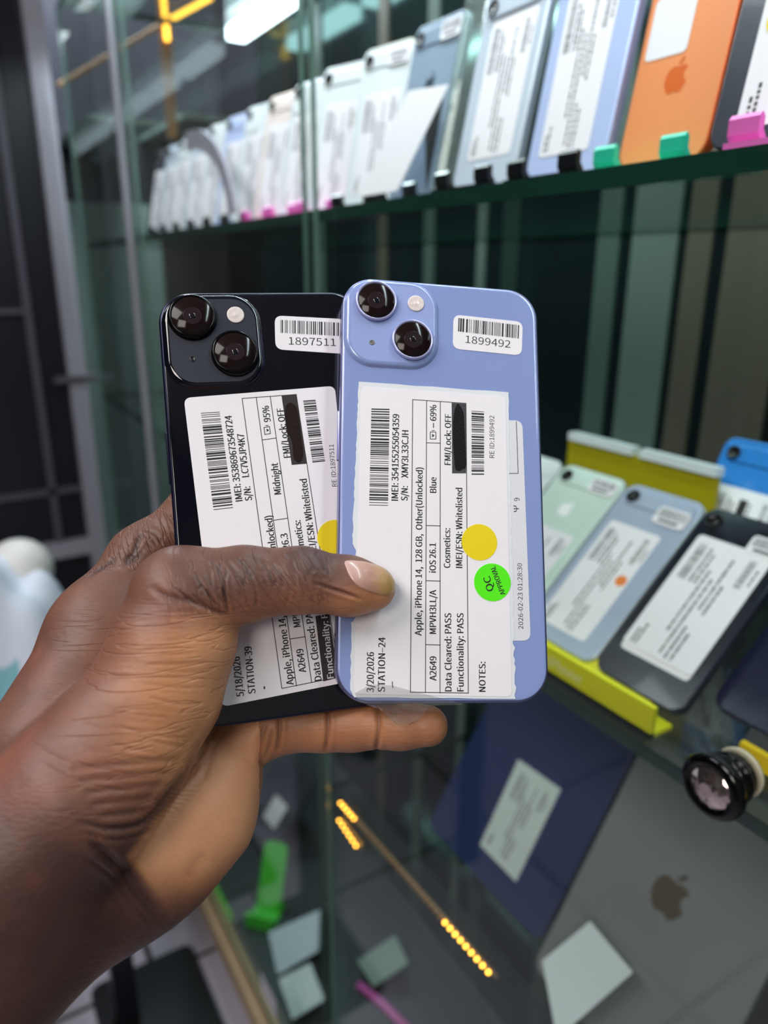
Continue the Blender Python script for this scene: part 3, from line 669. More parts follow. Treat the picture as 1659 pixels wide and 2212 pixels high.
mp = nt.nodes.new('ShaderNodeMapping'); mp.inputs['Scale'].default_value = (.45, 1, 1); nt.links.new(tc.outputs['Object'], mp.inputs[0])
nt.links.new(mp.outputs[0], n3.inputs['Vector']); nt.links.new(mp.outputs[0], vo.inputs['Vector'])
m3 = nt.nodes.new('ShaderNodeMath'); m3.operation = 'ADD'; nt.links.new(n3.outputs[0], m3.inputs[0]); nt.links.new(vo.outputs['Distance'], m3.inputs[1])
bp = nt.nodes.new('ShaderNodeBump'); bp.inputs['Strength'].default_value = .22; bp.inputs['Distance'].default_value = .0003
nt.links.new(m3.outputs[0], bp.inputs['Height']); last = bp
for nm_, rot, scl, wd_, dist in (('lines_across', (0, 0, .03), (13, 260, 50), .03, .00021), ('lines_oblique', (0, 0, -1.05), (60, 380, 90), .045, .00024)):
    mp = nt.nodes.new('ShaderNodeMapping'); mp.vector_type = 'TEXTURE'; mp.inputs['Rotation'].default_value = rot; mp.inputs['Scale'].default_value = tuple(1/x for x in scl)
    nz = nt.nodes.new('ShaderNodeTexNoise'); nz.inputs['Scale'].default_value = 1; nz.inputs['Detail'].default_value = 2
    nt.links.new(tc.outputs['Object'], mp.inputs[0]); nt.links.new(mp.outputs[0], nz.inputs['Vector'])
    s1 = nt.nodes.new('ShaderNodeMath'); s1.operation = 'SUBTRACT'; s1.inputs[1].default_value = .5; nt.links.new(nz.outputs[0], s1.inputs[0])
    s2 = nt.nodes.new('ShaderNodeMath'); s2.operation = 'ABSOLUTE'; nt.links.new(s1.outputs[0], s2.inputs[0])
    s3 = nt.nodes.new('ShaderNodeMapRange'); s3.interpolation_type = 'SMOOTHSTEP'; s3.inputs[2].default_value = wd_; nt.links.new(s2.outputs[0], s3.inputs[0])
    aa = nt.nodes.new('ShaderNodeAttribute'); aa.attribute_name = nm_
    s4 = nt.nodes.new('ShaderNodeMath'); s4.operation = 'MULTIPLY'; nt.links.new(s3.outputs[0], s4.inputs[0]); nt.links.new(aa.outputs['Fac'], s4.inputs[1])
    b2 = nt.nodes.new('ShaderNodeBump'); b2.inputs['Strength'].default_value = .75; b2.inputs['Distance'].default_value = dist
    nt.links.new(s4.outputs[0], b2.inputs['Height']); nt.links.new(last.outputs[0], b2.inputs['Normal']); last = b2
nt.links.new(last.outputs[0], bs.inputs['Normal'])
me.materials.clear(); me.materials.append(sk)
person = bpy.data.objects.new('person', me); COL.objects.link(person)
person.matrix_world = CAMM @ T(*HB)
tag(person, 'bare brown left hand of a person gripping two phones, thumb across their backs', 'person')
# thumb nail
def hit(px, py):
    d = cs(px, py, 1.0); t = .20
    for _ in range(60):
        s_ = hand_sdf((d*t)[None])[0]; t += s_*.8
        if s_ < 1e-5: break
        if t > .3: return None
    p = d*t; e = 3e-4
    n_ = np.array([hand_sdf((p + e*a)[None])[0] - hand_sdf((p - e*a)[None])[0] for a in np.eye(3)]); return p, n_/np.linalg.norm(n_)
NO = crom([(745, 1212), (772, 1211), (800, 1216), (828, 1226), (848, 1246), (855, 1264), (850, 1280), (834, 1287), (806, 1281), (776, 1268), (757, 1248), (748, 1228)], 4)
nc = (800, 1246); m = MB(); rings = []
for s_, up in ((1.0, -.3), (.985, .1), (.95, .25), (.8, .4), (.55, .5), (.28, .55)):
    r_ = []
    for x, y in NO:
        h_ = hit(nc[0] + (x-nc[0])*s_, nc[1] + (y-nc[1])*s_)
        if h_ is None: r_.append(None); continue
        r_.append(h_[0] + h_[1]*up*MM*.7 - HB)
    for i, p in enumerate(r_):
        if p is None:
            j = next(k for k in range(1, 60) if r_[(i-k) % len(r_)] is not None); r_[i] = r_[(i-j) % len(r_)]
    rings.append(r_)
m.loft(rings, cap0=False); 
nl = bpy.data.materials.new('thumb_nail'); nl.use_nodes = True; nt = nl.node_tree; bs = nt.nodes['Principled BSDF']
tc = nt.nodes.new('ShaderNodeTexCoord'); gr = nt.nodes.new('ShaderNodeSeparateXYZ'); nt.links.new(tc.outputs['Generated'], gr.inputs[0])
cr = nt.nodes.new('ShaderNodeValToRGB'); nt.links.new(gr.outputs[0], cr.inputs[0]); el = cr.color_ramp.elements
el[0].position = .1; el[0].color = (*lin('#c9a39b'), 1); el[1].position = .93; el[1].color = (*lin('#b08a4e'), 1); e_ = el.new(.5); e_.color = (*lin('#c08f7c'), 1); e_ = el.new(.72); e_.color = (*lin('#b98e62'), 1)
nt.links.new(cr.outputs[0], bs.inputs['Base Color']); inp(bs, 'Roughness', .28); inp(bs, 'Coat Weight', .3)
obj('thumb_nail', m, nl, person, label='pale pink thumb nail')
# ------------------------------------------------------------------ phones on the shelves
BODY = [(0, .67), (.08, .69), (.2, .72), (.31, .69), (.39, .62), (.32, .54), (.285, .44), (.30, .34), (.35, .26), (.43, .205), (.40, .10), (.34, -.01), (.26, -.11), (.17, -.14), (.08, -.11), (0, -.09), (-.08, -.11), (-.17, -.14), (-.26, -.10), (-.35, .01), (-.42, .15), (-.45, .31), (-.42, .48), (-.35, .61), (-.24, .69), (-.13, .71)]
LEAF = [(0, .74), (.02, .85), (.09, .94), (.19, .98), (.18, .87), (.11, .78)]
def logo(m, cx, cy, h, z, mi=0, M=None):
    for pl_ in (BODY, LEAF):
        m.f([m.v((cx + x*h, cy + (y-.4)*h, z), M) for x, y in crom(pl_, 3)], mi)
def fake_print(m, x0, y0, x1, y1, z, seed, wide=False):
    """columns of print running up a spec label, bar codes among them"""
    r = random.Random(seed); w_, h_ = x1-x0, y1-y0
    def rect(a, b_, c, d): m.f([m.v(p) for p in ((a, b_, z), (c, b_, z), (c, d, z), (a, d, z))])
    def rows(fx, fa, fb, th):
        y = y0 + h_*fa
        while y < y0 + h_*fb - h_*.02:
            L = r.uniform(.01, .035)*h_; rect(x0+w_*fx, y, x0+w_*fx+w_*th, min(y+L, y0+h_*fb)); y += L + r.uniform(.004, .012)*h_
    def code(fa, fb, fc, fd):
        y = y0 + h_*fc
        while y < y0 + h_*fd:
            L = r.choice((.003, .004, .008))*h_; rect(x0+w_*fa, y, x0+w_*fb, y+L); y += L + r.choice((.004, .006))*h_
    code(.08, .2, .62, .93); rows(.25, .62, .92, .035); rows(.32, .62, .88, .035); rows(.40, .22, .75, .035)
    rows(.08, .03, .15, .035); rows(.14, .03, .2, .035)
    rows(.49, .05, .7, .035); rows(.58, .03, .3, .035); rows(.58, .45, .9, .035); rows(.66, .03, .28, .035); rows(.66, .42, .7, .035); code(.78, .87, .7, .93); rows(.92, .74, .88, .03)
def mini_code(m, x0, y0, x1, y1, z, seed):
    r = random.Random(seed); x = x0
    while x < x1:
        L = r.choice((.3, .5, .8))*MM; m.f([m.v(p) for p in ((x, y0, z), (x+L, y0, z), (x+L, y1, z), (x, y1, z))]); x += L + r.choice((.4, .7))*MM
    m.f([m.v(p) for p in ((x0+3*MM, y0-3.6*MM, z), (x1-3*MM, y0-3.6*MM, z), (x1-3*MM, y0-1.4*MM, z), (x0+3*MM, y0-1.4*MM, z))])
def shelf_phone(label, back, frame, mw, group, w=71.5, h=147, bump=None, lensn=2, sticker_=None, code=None, mark=None, dot=None, seed=1, name='display_phone', strip=None, th=8):
    root = thing(name, label, 'phone', mw, group)
    w, h, t_ = w*MM, h*MM, th*MM
    m = MB(); m.plate(w, h, 10*MM, [(1*MM, -t_), (.2*MM, -t_+.6*MM), (0, -t_+1.3*MM), (0, -1.3*MM), (.25*MM, -.5*MM), (.9*MM, -.1*MM)], c=(0, h/2), n=7); obj('body_frame', m, frame, root)
    m = MB(); m.plate(w, h, 10*MM, [(.95*MM, -.4*MM), (.9*MM, -.1*MM), (1.2*MM, 0)], c=(0, h/2), n=7); obj('back_glass', m, back, root)
    bk = None
    if bump == 'dual':
        m = MB(); m.plate(32*MM, 32*MM, 9*MM, [(0, 0), (.4*MM, .9*MM), (1.4*MM, 1.3*MM)], c=(-w/2+18*MM, h-18*MM), n=6); bk = obj('camera_bump', m, back, root)
        sp = ((-w/2+12*MM, h-11*MM), (-w/2+25*MM, h-24.5*MM))
    elif bump == 'bar':
        m = MB(); m.plate(w-5*MM, 30*MM, 12*MM, [(0, 0), (.8*MM, 1.2*MM), (2*MM, 1.8*MM)], c=(0, h-18*MM), n=6); bk = obj('camera_bump', m, back, root)
        sp = ((-w/2+12.5*MM, h-12*MM), (-w/2+12.5*MM, h-25*MM))
    elif bump == 'single':
        m = MB(); m.plate(w-9*MM, 15*MM, 7*MM, [(0, 0), (.5*MM, .8*MM), (1.4*MM, 1.2*MM)], c=(0, h-12.5*MM), n=6); bk = obj('camera_bump', m, back, root)
        sp = ((-w/2+12*MM, h-12.5*MM),)
    if bk:
        for lx, ly in sp[:lensn]:
            m = MB(); m.lathe([(r*MM, z*MM) for r, z in ((5.6, 0), (5.6, 1.6), (5.0, 1.9), (4.7, 1.5), (.01, 1.5))], T(lx, ly, 1.2*MM), seg=24); ln_ = obj('camera_lens', m, LENSGL, bk)
    if sticker_:
        x0, y0, x1, y1, kind = sticker_
        x0, y0, x1, y1 = [q*MM for q in (x0, y0, x1, y1)]
        m = MB(); m.plate(x1-x0, y1-y0, 3*MM, [(0, .05*MM), (0, .3*MM)], c=((x0+x1)/2, (y0+y1)/2), n=4)
        if kind == 'thick': m.plate(x1-x0+.8*MM, y1-y0, 3*MM, [(0, .3*MM), (0, 1.4*MM)], c=((x0+x1)/2, (y0+y1)/2+4*MM), n=4)
        z = (1.45 if kind == 'thick' else .34)*MM; dy = 4*MM if kind == 'thick' else 0
        lb = obj('spec_label', m, PAPER, root)
        if kind != 'blank':
            p = MB(); fake_print(p, x0, y0+dy, x1, y1+dy, z, seed); obj('printing', p, INK_SOFT, lb)
    if code:
        x0, y0, x1, y1 = [q*MM for q in code]; zz_ = 2.0*MM if bump in ('bar', 'single') else .1*MM
        m = MB(); m.plate(x1-x0, y1-y0, 3*MM, [(0, 0), (0, zz_+.25*MM)], c=((x0+x1)/2, (y0+y1)/2), n=4); cb = obj('barcode_sticker', m, PAPER, root)
        p = MB(); mini_code(p, x0+2*MM, y0+5.5*MM, x1-2*MM, y1-1.5*MM, zz_+.3*MM, seed); obj('printing', p, INK_SOFT, cb)
    if mark:
        m = MB(); logo(m, mark[0]*MM, mark[1]*MM, mark[2]*MM, .12*MM); obj('logo', m, mark[3], root)
    if dot:
        m = MB(); m.prism(circle((dot[0]*MM, dot[1]*MM), dot[2]*MM, 24), .3*MM, .55*MM); obj('dot_sticker', m, dot[3], root)
    if strip:
        x0, y0, x1, y1, mt = strip; m = MB(); m.box((x0*MM, y0*MM, .35*MM), (x1*MM, y1*MM, .42*MM)); obj('black_strip', m, mt, root)
    return root
INK_SOFT = pm('grey_print', '#4c4b50', 0.6)
def stand(label, mat, mw, group=None, cat='phone stand', back=True):
    """small plastic easel: two front hooks, a base and a leaning back rest"""
    root = thing('phone_stand', label, cat, mw, group)
    m = MB(); m.box((-.031, -.022, 0), (.031, .055, .0035)); obj('base', m, mat, root)
    for s in (-1, 1):
        pr = [(-.011, .002), (-.016, .003), (-.0185, .007), (-.0185, .014), (-.0165, .016), (-.0145, .014), (-.0145, .0085), (-.012, .0055)]
        m = MB(); m.loft([[(s*.024-.008, y, z) for y, z in pr], [(s*.024-.0065, y, z) for y, z in pr], [(s*.024+.0065, y, z) for y, z in pr], [(s*.024+.008, y, z) for y, z in pr]], sm=False); obj('hook', m, mat, root)
    if back:
        m = MB(); m.plate(.045, .085, .008, [(0, 0), (0, .003)], c=(0, .0425), M=T(0, .004, .003) @ RX(79)); obj('back_rest', m, mat, root)
    return root
def leanM(x, y, z, lean, yaw=0): return T(x, y, z) @ RZ(yaw) @ RX(90 - lean)
BLK = pm('black_plastic', '#0d0d11', 0.3); MINT = pm('mint_plastic', '#27b999', 0.35); PINK = pm('pink_plastic', '#e46ec0', 0.35)
WHITEG = pm('white_glass', '#e3e8ec', 0.15, coat=.4, noise=.02); SILV = pm('silver_frame', '#b9c0c8', 0.25, metal=.6)
LBLUE = pm('pale_blue_glass', '#b9c6ee', 0.18, coat=.4, noise=.02); SILVG = pm('silver_glass', '#c5cede', 0.25, coat=.3, noise=.02)
ORG = pm('orange_metal', '#f0935a', 0.35, noise=.02); ORGD = pm('dark_orange_mark', '#dd6420', 0.3); ORGF = pm('orange_frame', '#e2602a', 0.28, metal=.3)
GREYG = pm('graphite_glass', '#3a3d47', 0.25, coat=.3); MINTW = pm('mint_white_glass', '#cfe3da', 0.2, coat=.3); NAVY = pm('navy_glass', '#0b1430', 0.15, coat=.4)
BLUEG = pm('vivid_blue_glass', '#2f7fd0', 0.25, coat=.3); LILG = pm('silver_lilac_glass', '#a9b4cc', 0.2, coat=.4)
GU = 'phones standing on the upper glass shelf'
ZT = Z1 + .0045
# upper shelf, from the right
ux = [(-.225, 'tablet'), (-.313, 'orange'), (-.391, 'lblue'), (-.468, 'silver')]
shelf_phone('dark grey tablet with white barcode label and yellow dot, right of the orange phone', GREYG, pm('graphite_frame', '#2b2d36', .3, .5), leanM(-.208, .362, ZT, 11), None, w=134, h=196, sticker_=(-53, 9, 2, 112, 'spec'), dot=(-43, 57, 6.5, YEL), seed=3, name='tablet', strip=(-34, 12, -18, 34, pm('label_black', '#131313', .5)))
shelf_phone('bright orange phone on a mint stand, small white sticker at its top', ORG, ORGF, leanM(-.319, .378, ZT, 10.5), GU, w=61.5, h=134, bump='bar', sticker_=(-26, 59, 3, 92, 'blank'), mark=(0, 47, 17, ORGD), seed=4)
shelf_phone('pale blue phone with full length label on a black stand, left of the orange one', LBLUE, pm('pale_blue_frame', '#a8b6e4', .25, .5), leanM(-.391, .372, ZT, 11), GU, bump='dual', sticker_=(-25, 14, 20, 116, 'spec'), code=(4, 122, 30, 134), seed=5)
shelf_phone('silver white phone with camera bar and faint label, left of the pale blue one', SILVG, SILV, leanM(-.470, .368, ZT, 12), GU, h=150, bump='bar', sticker_=(-22, 20, 27, 116, 'spec'), seed=6)
for x, y, mt, lb in ((-.218, .362, PINK, 'pink plastic phone stand under the dark tablet'), (-.319, .378, MINT, 'mint green plastic phone stand under the orange phone'), (-.391, .372, BLK, 'black phone stand under the pale blue phone'), (-.470, .368, BLK, 'black phone stand under the silver white phone')):
    stand(lb, mt, T(x, y, Z1), 'easels on the upper shelf')
shelf_phone('silver blue phone with dark fruit logo, white price card in front of it', pm('steel_blue_glass', '#8e9fb4', .2, coat=.3), SILV, leanM(-.590, .385, ZT, 12, 3), GU, bump='single', lensn=1, mark=(0, 95, 17, pm('dark_logo', '#3c4654', .2)), code=(6, 127, 32, 142), seed=7)
stand('black phone stand under the silver blue phone', BLK, T(-.590, .385, Z1), 'easels on the upper shelf')
# clear acrylic stand and price card
ac = thing('acrylic_stand', 'clear acrylic angled stand right of the silver blue phone', 'stand', T(-.535, .40, Z1))
m = MB(); m.plate(.006, .17, .002, [(0, -.03), (0, .03)], c=(0, .085), M=RX(78)); obj('upright', m, glass('acrylic', (.86, .96, .93), 1.6, .02, .12), ac)
m = MB(); m.box((-.02, -.045, 0), (.035, .03, .003)); obj('foot', m, MATS['acrylic'], ac)
m = MB(); m.prism([(-.050, 0), (.012, 0), (.056, .074), (-.002, .080)], 0, .0006, RX(76)); pc = obj('price_card', m, PAPER, None, T(-.572, .353, Z1+.008)); tag(pc, 'blank white price card leaning before the silver blue phone', 'card')
shelf_phone('white phone with cream edge between the slim boxes and silver blue phone', WHITEG, pm('cream_frame', '#e9d9b8', .35), leanM(-.672, .388, ZT, 12, 12), GU, bump='single', lensn=1, sticker_=(-26, 12, 26, 105, 'spec'), code=(4, 126, 30, 140), seed=8)
stand('black phone stand under the cream edged phone', BLK, T(-.672, .388, Z1) @ RZ(12), 'easels on the upper shelf', back=False)
shelf_phone('white phone with dark red edge just right of the green glass edge', WHITEG, pm('dark_red_frame', '#5a2f33', .3, .3), leanM(-.752, .388, ZT, 12, 16), GU, bump='single', lensn=1, sticker_=(-24, 10, 24, 110, 'spec'), seed=9)
stand('pink phone stand under the dark red edged phone', PINK, T(-.752, .388, Z1) @ RZ(16), 'easels on the upper shelf', back=False)
# the row behind the left door
cols = [(WHITEG, SILV, 'white phone'), (pm('rose_glass', '#ecdcd8', .25), pm('rose_gold_frame', '#c99a86', .3, .5), 'pale pink phone with rose gold edge'), (WHITEG, SILV, ''), (LBLUE, SILV, ''), (WHITEG, GREYG, ''), (SILVG, SILV, ''), (WHITEG, GREYG, ''), (SILVG, GREYG, ''), (GREYG, GREYG, '')]
rowlab = ['white phone first in the left row, right against the green glass edge', 'pale pink phone with rose gold edge on pink stand in the left row', 'white phone third from the green glass edge, right of the grey band',
          'pale blue phone fourth from the green glass edge, behind the curved grey band', 'white phone with dark edge fifth from the green glass edge', 'silver phone sixth from the green glass edge', 'white phone with dark edge seventh from the green glass edge', 'silver phone with dark edge eighth from the green glass edge', 'dark grey phone at the far left end of the row']
for i in range(9):
    x = -.835 - i*.074
    shelf_phone(rowlab[i], cols[i][0], cols[i][1], leanM(x, .385, ZT, 13, 10), 'phones in the row behind the left door', bump='single' if i % 2 else 'dual', lensn=1, sticker_=(-25, 10, 25, 112, 'spec'), seed=20+i)
    stand(('pink' if i < 2 else 'black') + ' phone stand under the ' + ('phone nearest the green glass edge' if i == 0 else 'pale pink phone' if i == 1 else ['third', 'fourth', 'fifth', 'sixth', 'seventh', 'eighth', 'ninth'][i-2] + ' phone from the green glass edge'), PINK if i < 2 else BLK, T(x, .385, Z1) @ RZ(10), 'easels in the left row', back=False)
m = MB(); arc = []
for k in range(15):
    a = math.radians(95 - k*6.6); arc.append((math.cos(a), math.sin(a)))
rings = []
for cx_, sz in arc:
    p = (-1.075 + .155*cx_, .349, 1.412 + .0 + .115*sz); q = (-1.075 + .135*cx_, .349, 1.412 + .092*sz)
    rings.append([(p[0], .346, p[2]), (q[0], .346, q[2]), (q[0], .351, q[2]), (p[0], .351, p[2])])
m.loft(rings, sm=False); tag(obj('curved_band', m, pm('grey_band', '#a9a6b4', .4)), 'curved grey plastic band standing in front of the left row', 'band')

# lower shelf: yellow tilted tray with phones
YST = pm('yellow_plastic', '#e3dc05', 0.35, noise=.04); YTX = pm('pale_yellow_print', '#f0eea0', 0.5)
tr = thing('display_tray', 'yellow tilted phone tray with pale lettering along its front lip', 'display tray', T(-.395, .343, Z2))
m = MB(); m.box((-.145, 0, 0), (.148, .0035, .021)); m.box((-.145, 0, 0), (.148, .02, .003)); lip = obj('front_lip', m, YST, tr)
m = MB()
for x in (-.100, -.028, .050):
    logo(m, x, .0105, .0085, 0, M=T(0, -.0003, 0) @ RX(90)); m.text('iPhone', (x+.008, .0072), Vector((1, 0)), Vector((0, 1)), .031, .0075, 0, M=T(0, -.0003, 0) @ RX(90), bold=.015)
obj('lettering', m, YTX, lip)
m = MB(); m.loft([[(x, y, z) for y, z in ((.014, .003), (.125, .104), (.125, .1), (.02, 0))] for x in (-.14, .13)], sm=False); obj('ramp', m, YST, tr)
m = MB(); m.box((-.106, .169, 0), (.055, .173, .121)); m.box((-.106, .130, 0), (-.102, .169, .003)); bd = obj('back_board', m, pm('shaded_yellow_board', '#a89c06', .45), tr)  # yellow board, its shade put into the olive colour
m = MB(); m.box((-.104, .166, .121), (-.028, .176, .128)); obj('top_strip', m, WHITEG, bd)
m = MB(); m.box((-.020, .166, .121), (.055, .176, .128)); obj('top_strip', m, WHITEG, bd)
GL = 'phones lying in the yellow tray'
def tray(label, back, frame, x, seed, **k): return shelf_phone(label, back, frame, leanM(x, .362, Z2 + .0115, 47), GL, seed=seed, **k)
tray('white phone in the yellow tray, mostly behind the lilac phone', WHITEG, SILV, -.4965, 40, bump='single', lensn=1, sticker_=(-26, 12, 26, 110, 'spec'))
tray('mint white phone with shining fruit logo in the yellow tray', MINTW, SILV, -.424, 41, bump='single', lensn=1, code=(4, 127, 31, 141), mark=(-2, 106, 15, pm('reflection_white', '#ffffff', .1)), sticker_=(-27, 10, 25, 84, 'spec'))  # logo painted plain white for its bright reflection
tray('silver lilac phone with orange dot on its label in the yellow tray', LILG, SILV, -.3515, 42, bump='single', lensn=1, code=(4, 119, 31, 134), sticker_=(-28, 12, 20, 110, 'spec'), dot=(14, 66, 4.6, pm('orange_dot', '#f08030', .5)))
tray('dark graphite phone with thick white label at the tray end', pm('graphite_dark', '#1b1f29', .2, coat=.3), pm('graphite_edge', '#353a48', .25, .6), -.279, 43, bump='single', lensn=1, code=(8, 120, 35, 134), sticker_=(-27, 22, 28, 118, 'thick'))
shelf_phone('vivid blue phone with white label standing behind the graphite phone', BLUEG, pm('blue_frame', '#4a8ed8', .25, .4), leanM(-.325, .488, Z2+.012, 24), None, bump='single', lensn=1, sticker_=(-27, 8, 27, 108, 'spec'), seed=44, strip=(-4, 30, 3, 100, pm('label_black', '#131313', .5)))
m = MB(); m.box((-.360, .478, Z2), (-.288, .500, Z2+.011)); tag(obj('display_box', m, pm('dark_box', '#1c2026', .5)), 'dark riser block under the vivid blue phone', 'block')
shelf_phone('dark navy phone at the right edge behind the lock', NAVY, pm('navy_frame', '#141c34', .25, .5), leanM(-.206, .388, Z2+.0135, 47, -2), None, bump='dual', seed=45)
t2 = thing('display_tray', 'bright yellow tray lip at the right edge, behind the lock', 'display tray', T(-.14, .372, Z2))
m = MB(); m.box((-.068, 0, 0), (.09, .004, .011)); obj('front_lip', m, pm('warm_yellow_plastic', '#f0c404', .35), t2)
m = MB(); m.loft([[(x, y, z) for y, z in ((.006, .003), (.115, .105), (.115, .101), (.01, 0))] for x in (-.072, .09)], sm=False); obj('ramp', m, pm('dark_ramp', '#15171c', .5), t2)

# lock on the sliding door
LK = T(-.1815, .3285, 1.102) @ RX(90) @ Matrix.Diagonal((1.1, 1.1, .86, 1))
lk = thing('cabinet_lock', 'round black door lock with faceted crystal face', 'lock', LK)
GBLK = pm('gloss_black_metal', '#0a0a0d', .12, .3, noise=.02)
m = MB(); m.lathe([(r*MM, z*MM) for r, z in ((9, 0), (9, 2), (10.8, 2.4), (11.2, 4), (10.8, 5.6), (9.6, 6), (10.6, 7), (12.2, 7.4), (12.6, 9), (12.2, 10.6), (10.6, 11), (10.6, 12), (12.4, 12.4), (12.6, 14), (11.5, 16), (9.4, 17), (9, 18), (8.8, 19))], seg=48); obj('neck', m, GBLK, lk)
m = MB(); m.lathe([(r*MM, z*MM) for r, z in ((8, 18), (12, 18.6), (14.8, 20), (16, 22.5), (16, 25), (15, 27.5), (13, 29), (11.3, 29), (10.8, 27.6), (.01, 27.6))], seg=56); obj('flange', m, GBLK, lk)
m = MB(); n_ = 12
pr = [(10.7, 27.4), (9.4, 28.6), (6.2, 30.6), (3.4, 31.6)]
rings = [[(r*MM*math.cos(2*math.pi*(k+.5*(i % 2))/n_), r*MM*math.sin(2*math.pi*(k+.5*(i % 2))/n_), z*MM) for k in range(n_)] for i, (r, z) in enumerate(pr)]
R_ = [[m.v(p) for p in r] for r in rings]
for i in range(3):
    for k in range(n_):
        a, b_ = R_[i], R_[i+1]; o_ = (i % 2)
        m.f([a[k], a[(k+1) % n_], b_[(k + o_) % n_]]); m.f([a[(k+1) % n_], b_[(k+1+o_) % n_], b_[(k+o_) % n_]])
m.f(R_[-1]); obj('crystal', m, pm('pinkish_crystal', '#d6c4c0', .04, .95, noise=.25, scale=260), lk, label='faceted pinkish crystal face')
m = MB(); m.lathe([(9*MM, -3*MM), (11.6*MM, -3*MM), (12*MM, -1*MM), (11.6*MM, 0), (9*MM, 0)]); obj('washer', m, pm('cream_washer', '#d9cfb4', .5), lk, label='cream washer behind the lock')

# third shelf: tablets
def big_tab(label, mat, mw, w, h, mark=None, lab_=None, th=7):
    root = thing('tablet', label, 'tablet', mw)
    m = MB(); m.plate(w, h, 13*MM, [(1.5*MM, -th*MM), (.2*MM, -th*MM+1*MM), (0, -3*MM), (.5*MM, -1*MM), (2*MM, 0)], c=(0, h/2), n=7); obj('shell', m, mat, root)
    if mark:
        m = MB(); logo(m, *mark[:3], .15*MM); obj('logo', m, mark[3], root)
    if lab_:
        q, mt, pr_ = lab_; m = MB(); m.prism(q, .05*MM, .35*MM); lb = obj('paper_label', m, mt, root)
        if pr_:
            xs, ys = [p[0] for p in q], [p[1] for p in q]; p = MB(); fake_print(p, min(xs)+.007, min(ys)+.005, max(xs)-.005, max(ys)-.006, .4*MM, 77); obj('printing', p, INK_SOFT, lb)
    return root
big_tab('navy blue tablet with grey white label leaning on the dark lower shelf', pm('navy_tablet', '#26345f', .4, .2, noise=.05), leanM(-.484, .414, Z3+.002, 31), .188, .262, lab_=([(-.0156, .0286), (.0433, .0281), (.0419, .1326), (-.0207, .1291)], pm('greyed_label', '#c9d0cc', .5), True))
big_tab('large grey tablet with fruit logo, white paper before it', pm('space_grey_tablet', '#8d8f90', .4, .35, noise=.04), leanM(-.291, .392, Z3+.002, 31), .168, .245, mark=(-.003, .138, .036, pm('bronze_logo', '#6a5c48', .3, .4)), th=6)
m = MB(); q = [(-.0185, .0276), (.024, -.010), (.0535, .0785), (.0034, .0844)]
m.prism(q, 0, .0006, RX(58)); tag(obj('white_paper', m, pm('plain_paper', '#dfe7ea', .6, noise=.03), None, T(-.335, .368, Z3+.012)), 'blank torn white paper leaning before the grey tablet', 'paper')
# light strip reflections in the glass, built as glowing beads
REFL_ON, REFL_DIM = emit('warm_led_glint', '#ffb43c', 9.0), pm('dim_led_glint', '#b58a55', .3, noise=.2)
def led_reflection(name, label, pts_on, lit, r=.0018, M_=None):
    root = thing(name, label, 'light reflection', None)
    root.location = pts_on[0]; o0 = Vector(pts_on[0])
    m = MB(); m.tube([Vector(p) - o0 + Vector((0, .003, 0)) for p in pts_on], .0018, 6); obj('tape_reflection', m, pm('reflected_tape', '#8a6a48', .5), root)
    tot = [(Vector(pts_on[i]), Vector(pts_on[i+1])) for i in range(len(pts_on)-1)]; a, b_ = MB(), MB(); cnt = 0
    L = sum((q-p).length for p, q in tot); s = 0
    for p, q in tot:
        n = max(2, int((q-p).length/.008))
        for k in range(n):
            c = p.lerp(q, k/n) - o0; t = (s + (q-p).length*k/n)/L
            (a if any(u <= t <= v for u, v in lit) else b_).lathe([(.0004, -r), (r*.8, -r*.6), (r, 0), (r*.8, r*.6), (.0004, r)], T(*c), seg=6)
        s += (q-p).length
    if len(a.bm.verts): obj('bright_refl_beads', a, REFL_ON, root)
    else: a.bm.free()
    if len(b_.bm.verts): obj('dim_refl_beads', b_, REFL_DIM, root)
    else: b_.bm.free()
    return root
led_reflection('led_reflection', 'long reflection of a warm light strip along the lower shelf front edge', [(-.640, .333, .757), (-.36, .333, .773)], [(0, .14), (.74, 1)])
led_reflection('led_reflection', 'short bright reflection of a warm light strip just under the long one', [(-.640, .331, .733), (-.592, .331, .727)], [(0, 1)])
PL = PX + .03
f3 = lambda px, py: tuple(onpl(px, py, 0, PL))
led_reflection('rope_reflection', 'reflection of a warm light rope rising to the right at top left', [f3(130, 182), f3(350, 52), f3(460, -8)], [(.70, 1)], .006)  # rope seen reflected in the pane, built as a glowing object
led_reflection('rope_reflection', 'short bright reflection of a warm light rope at top left', [f3(352, -8), f3(362, 92)], [(0, 1)], .006)
m = MB(); a, b_ = onpl(358, 100, 0, PL-.01), onpl(384, 300, 0, PL-.01); m.box((PL-.012, a.y-.012, b_.z), (PL-.004, a.y+.012, a.z+.2)); tag(obj('wood_batten', m, pm('orange_wood', '#9a6a3a', .5)), 'narrow orange brown batten below the short rope reflection', 'batten')

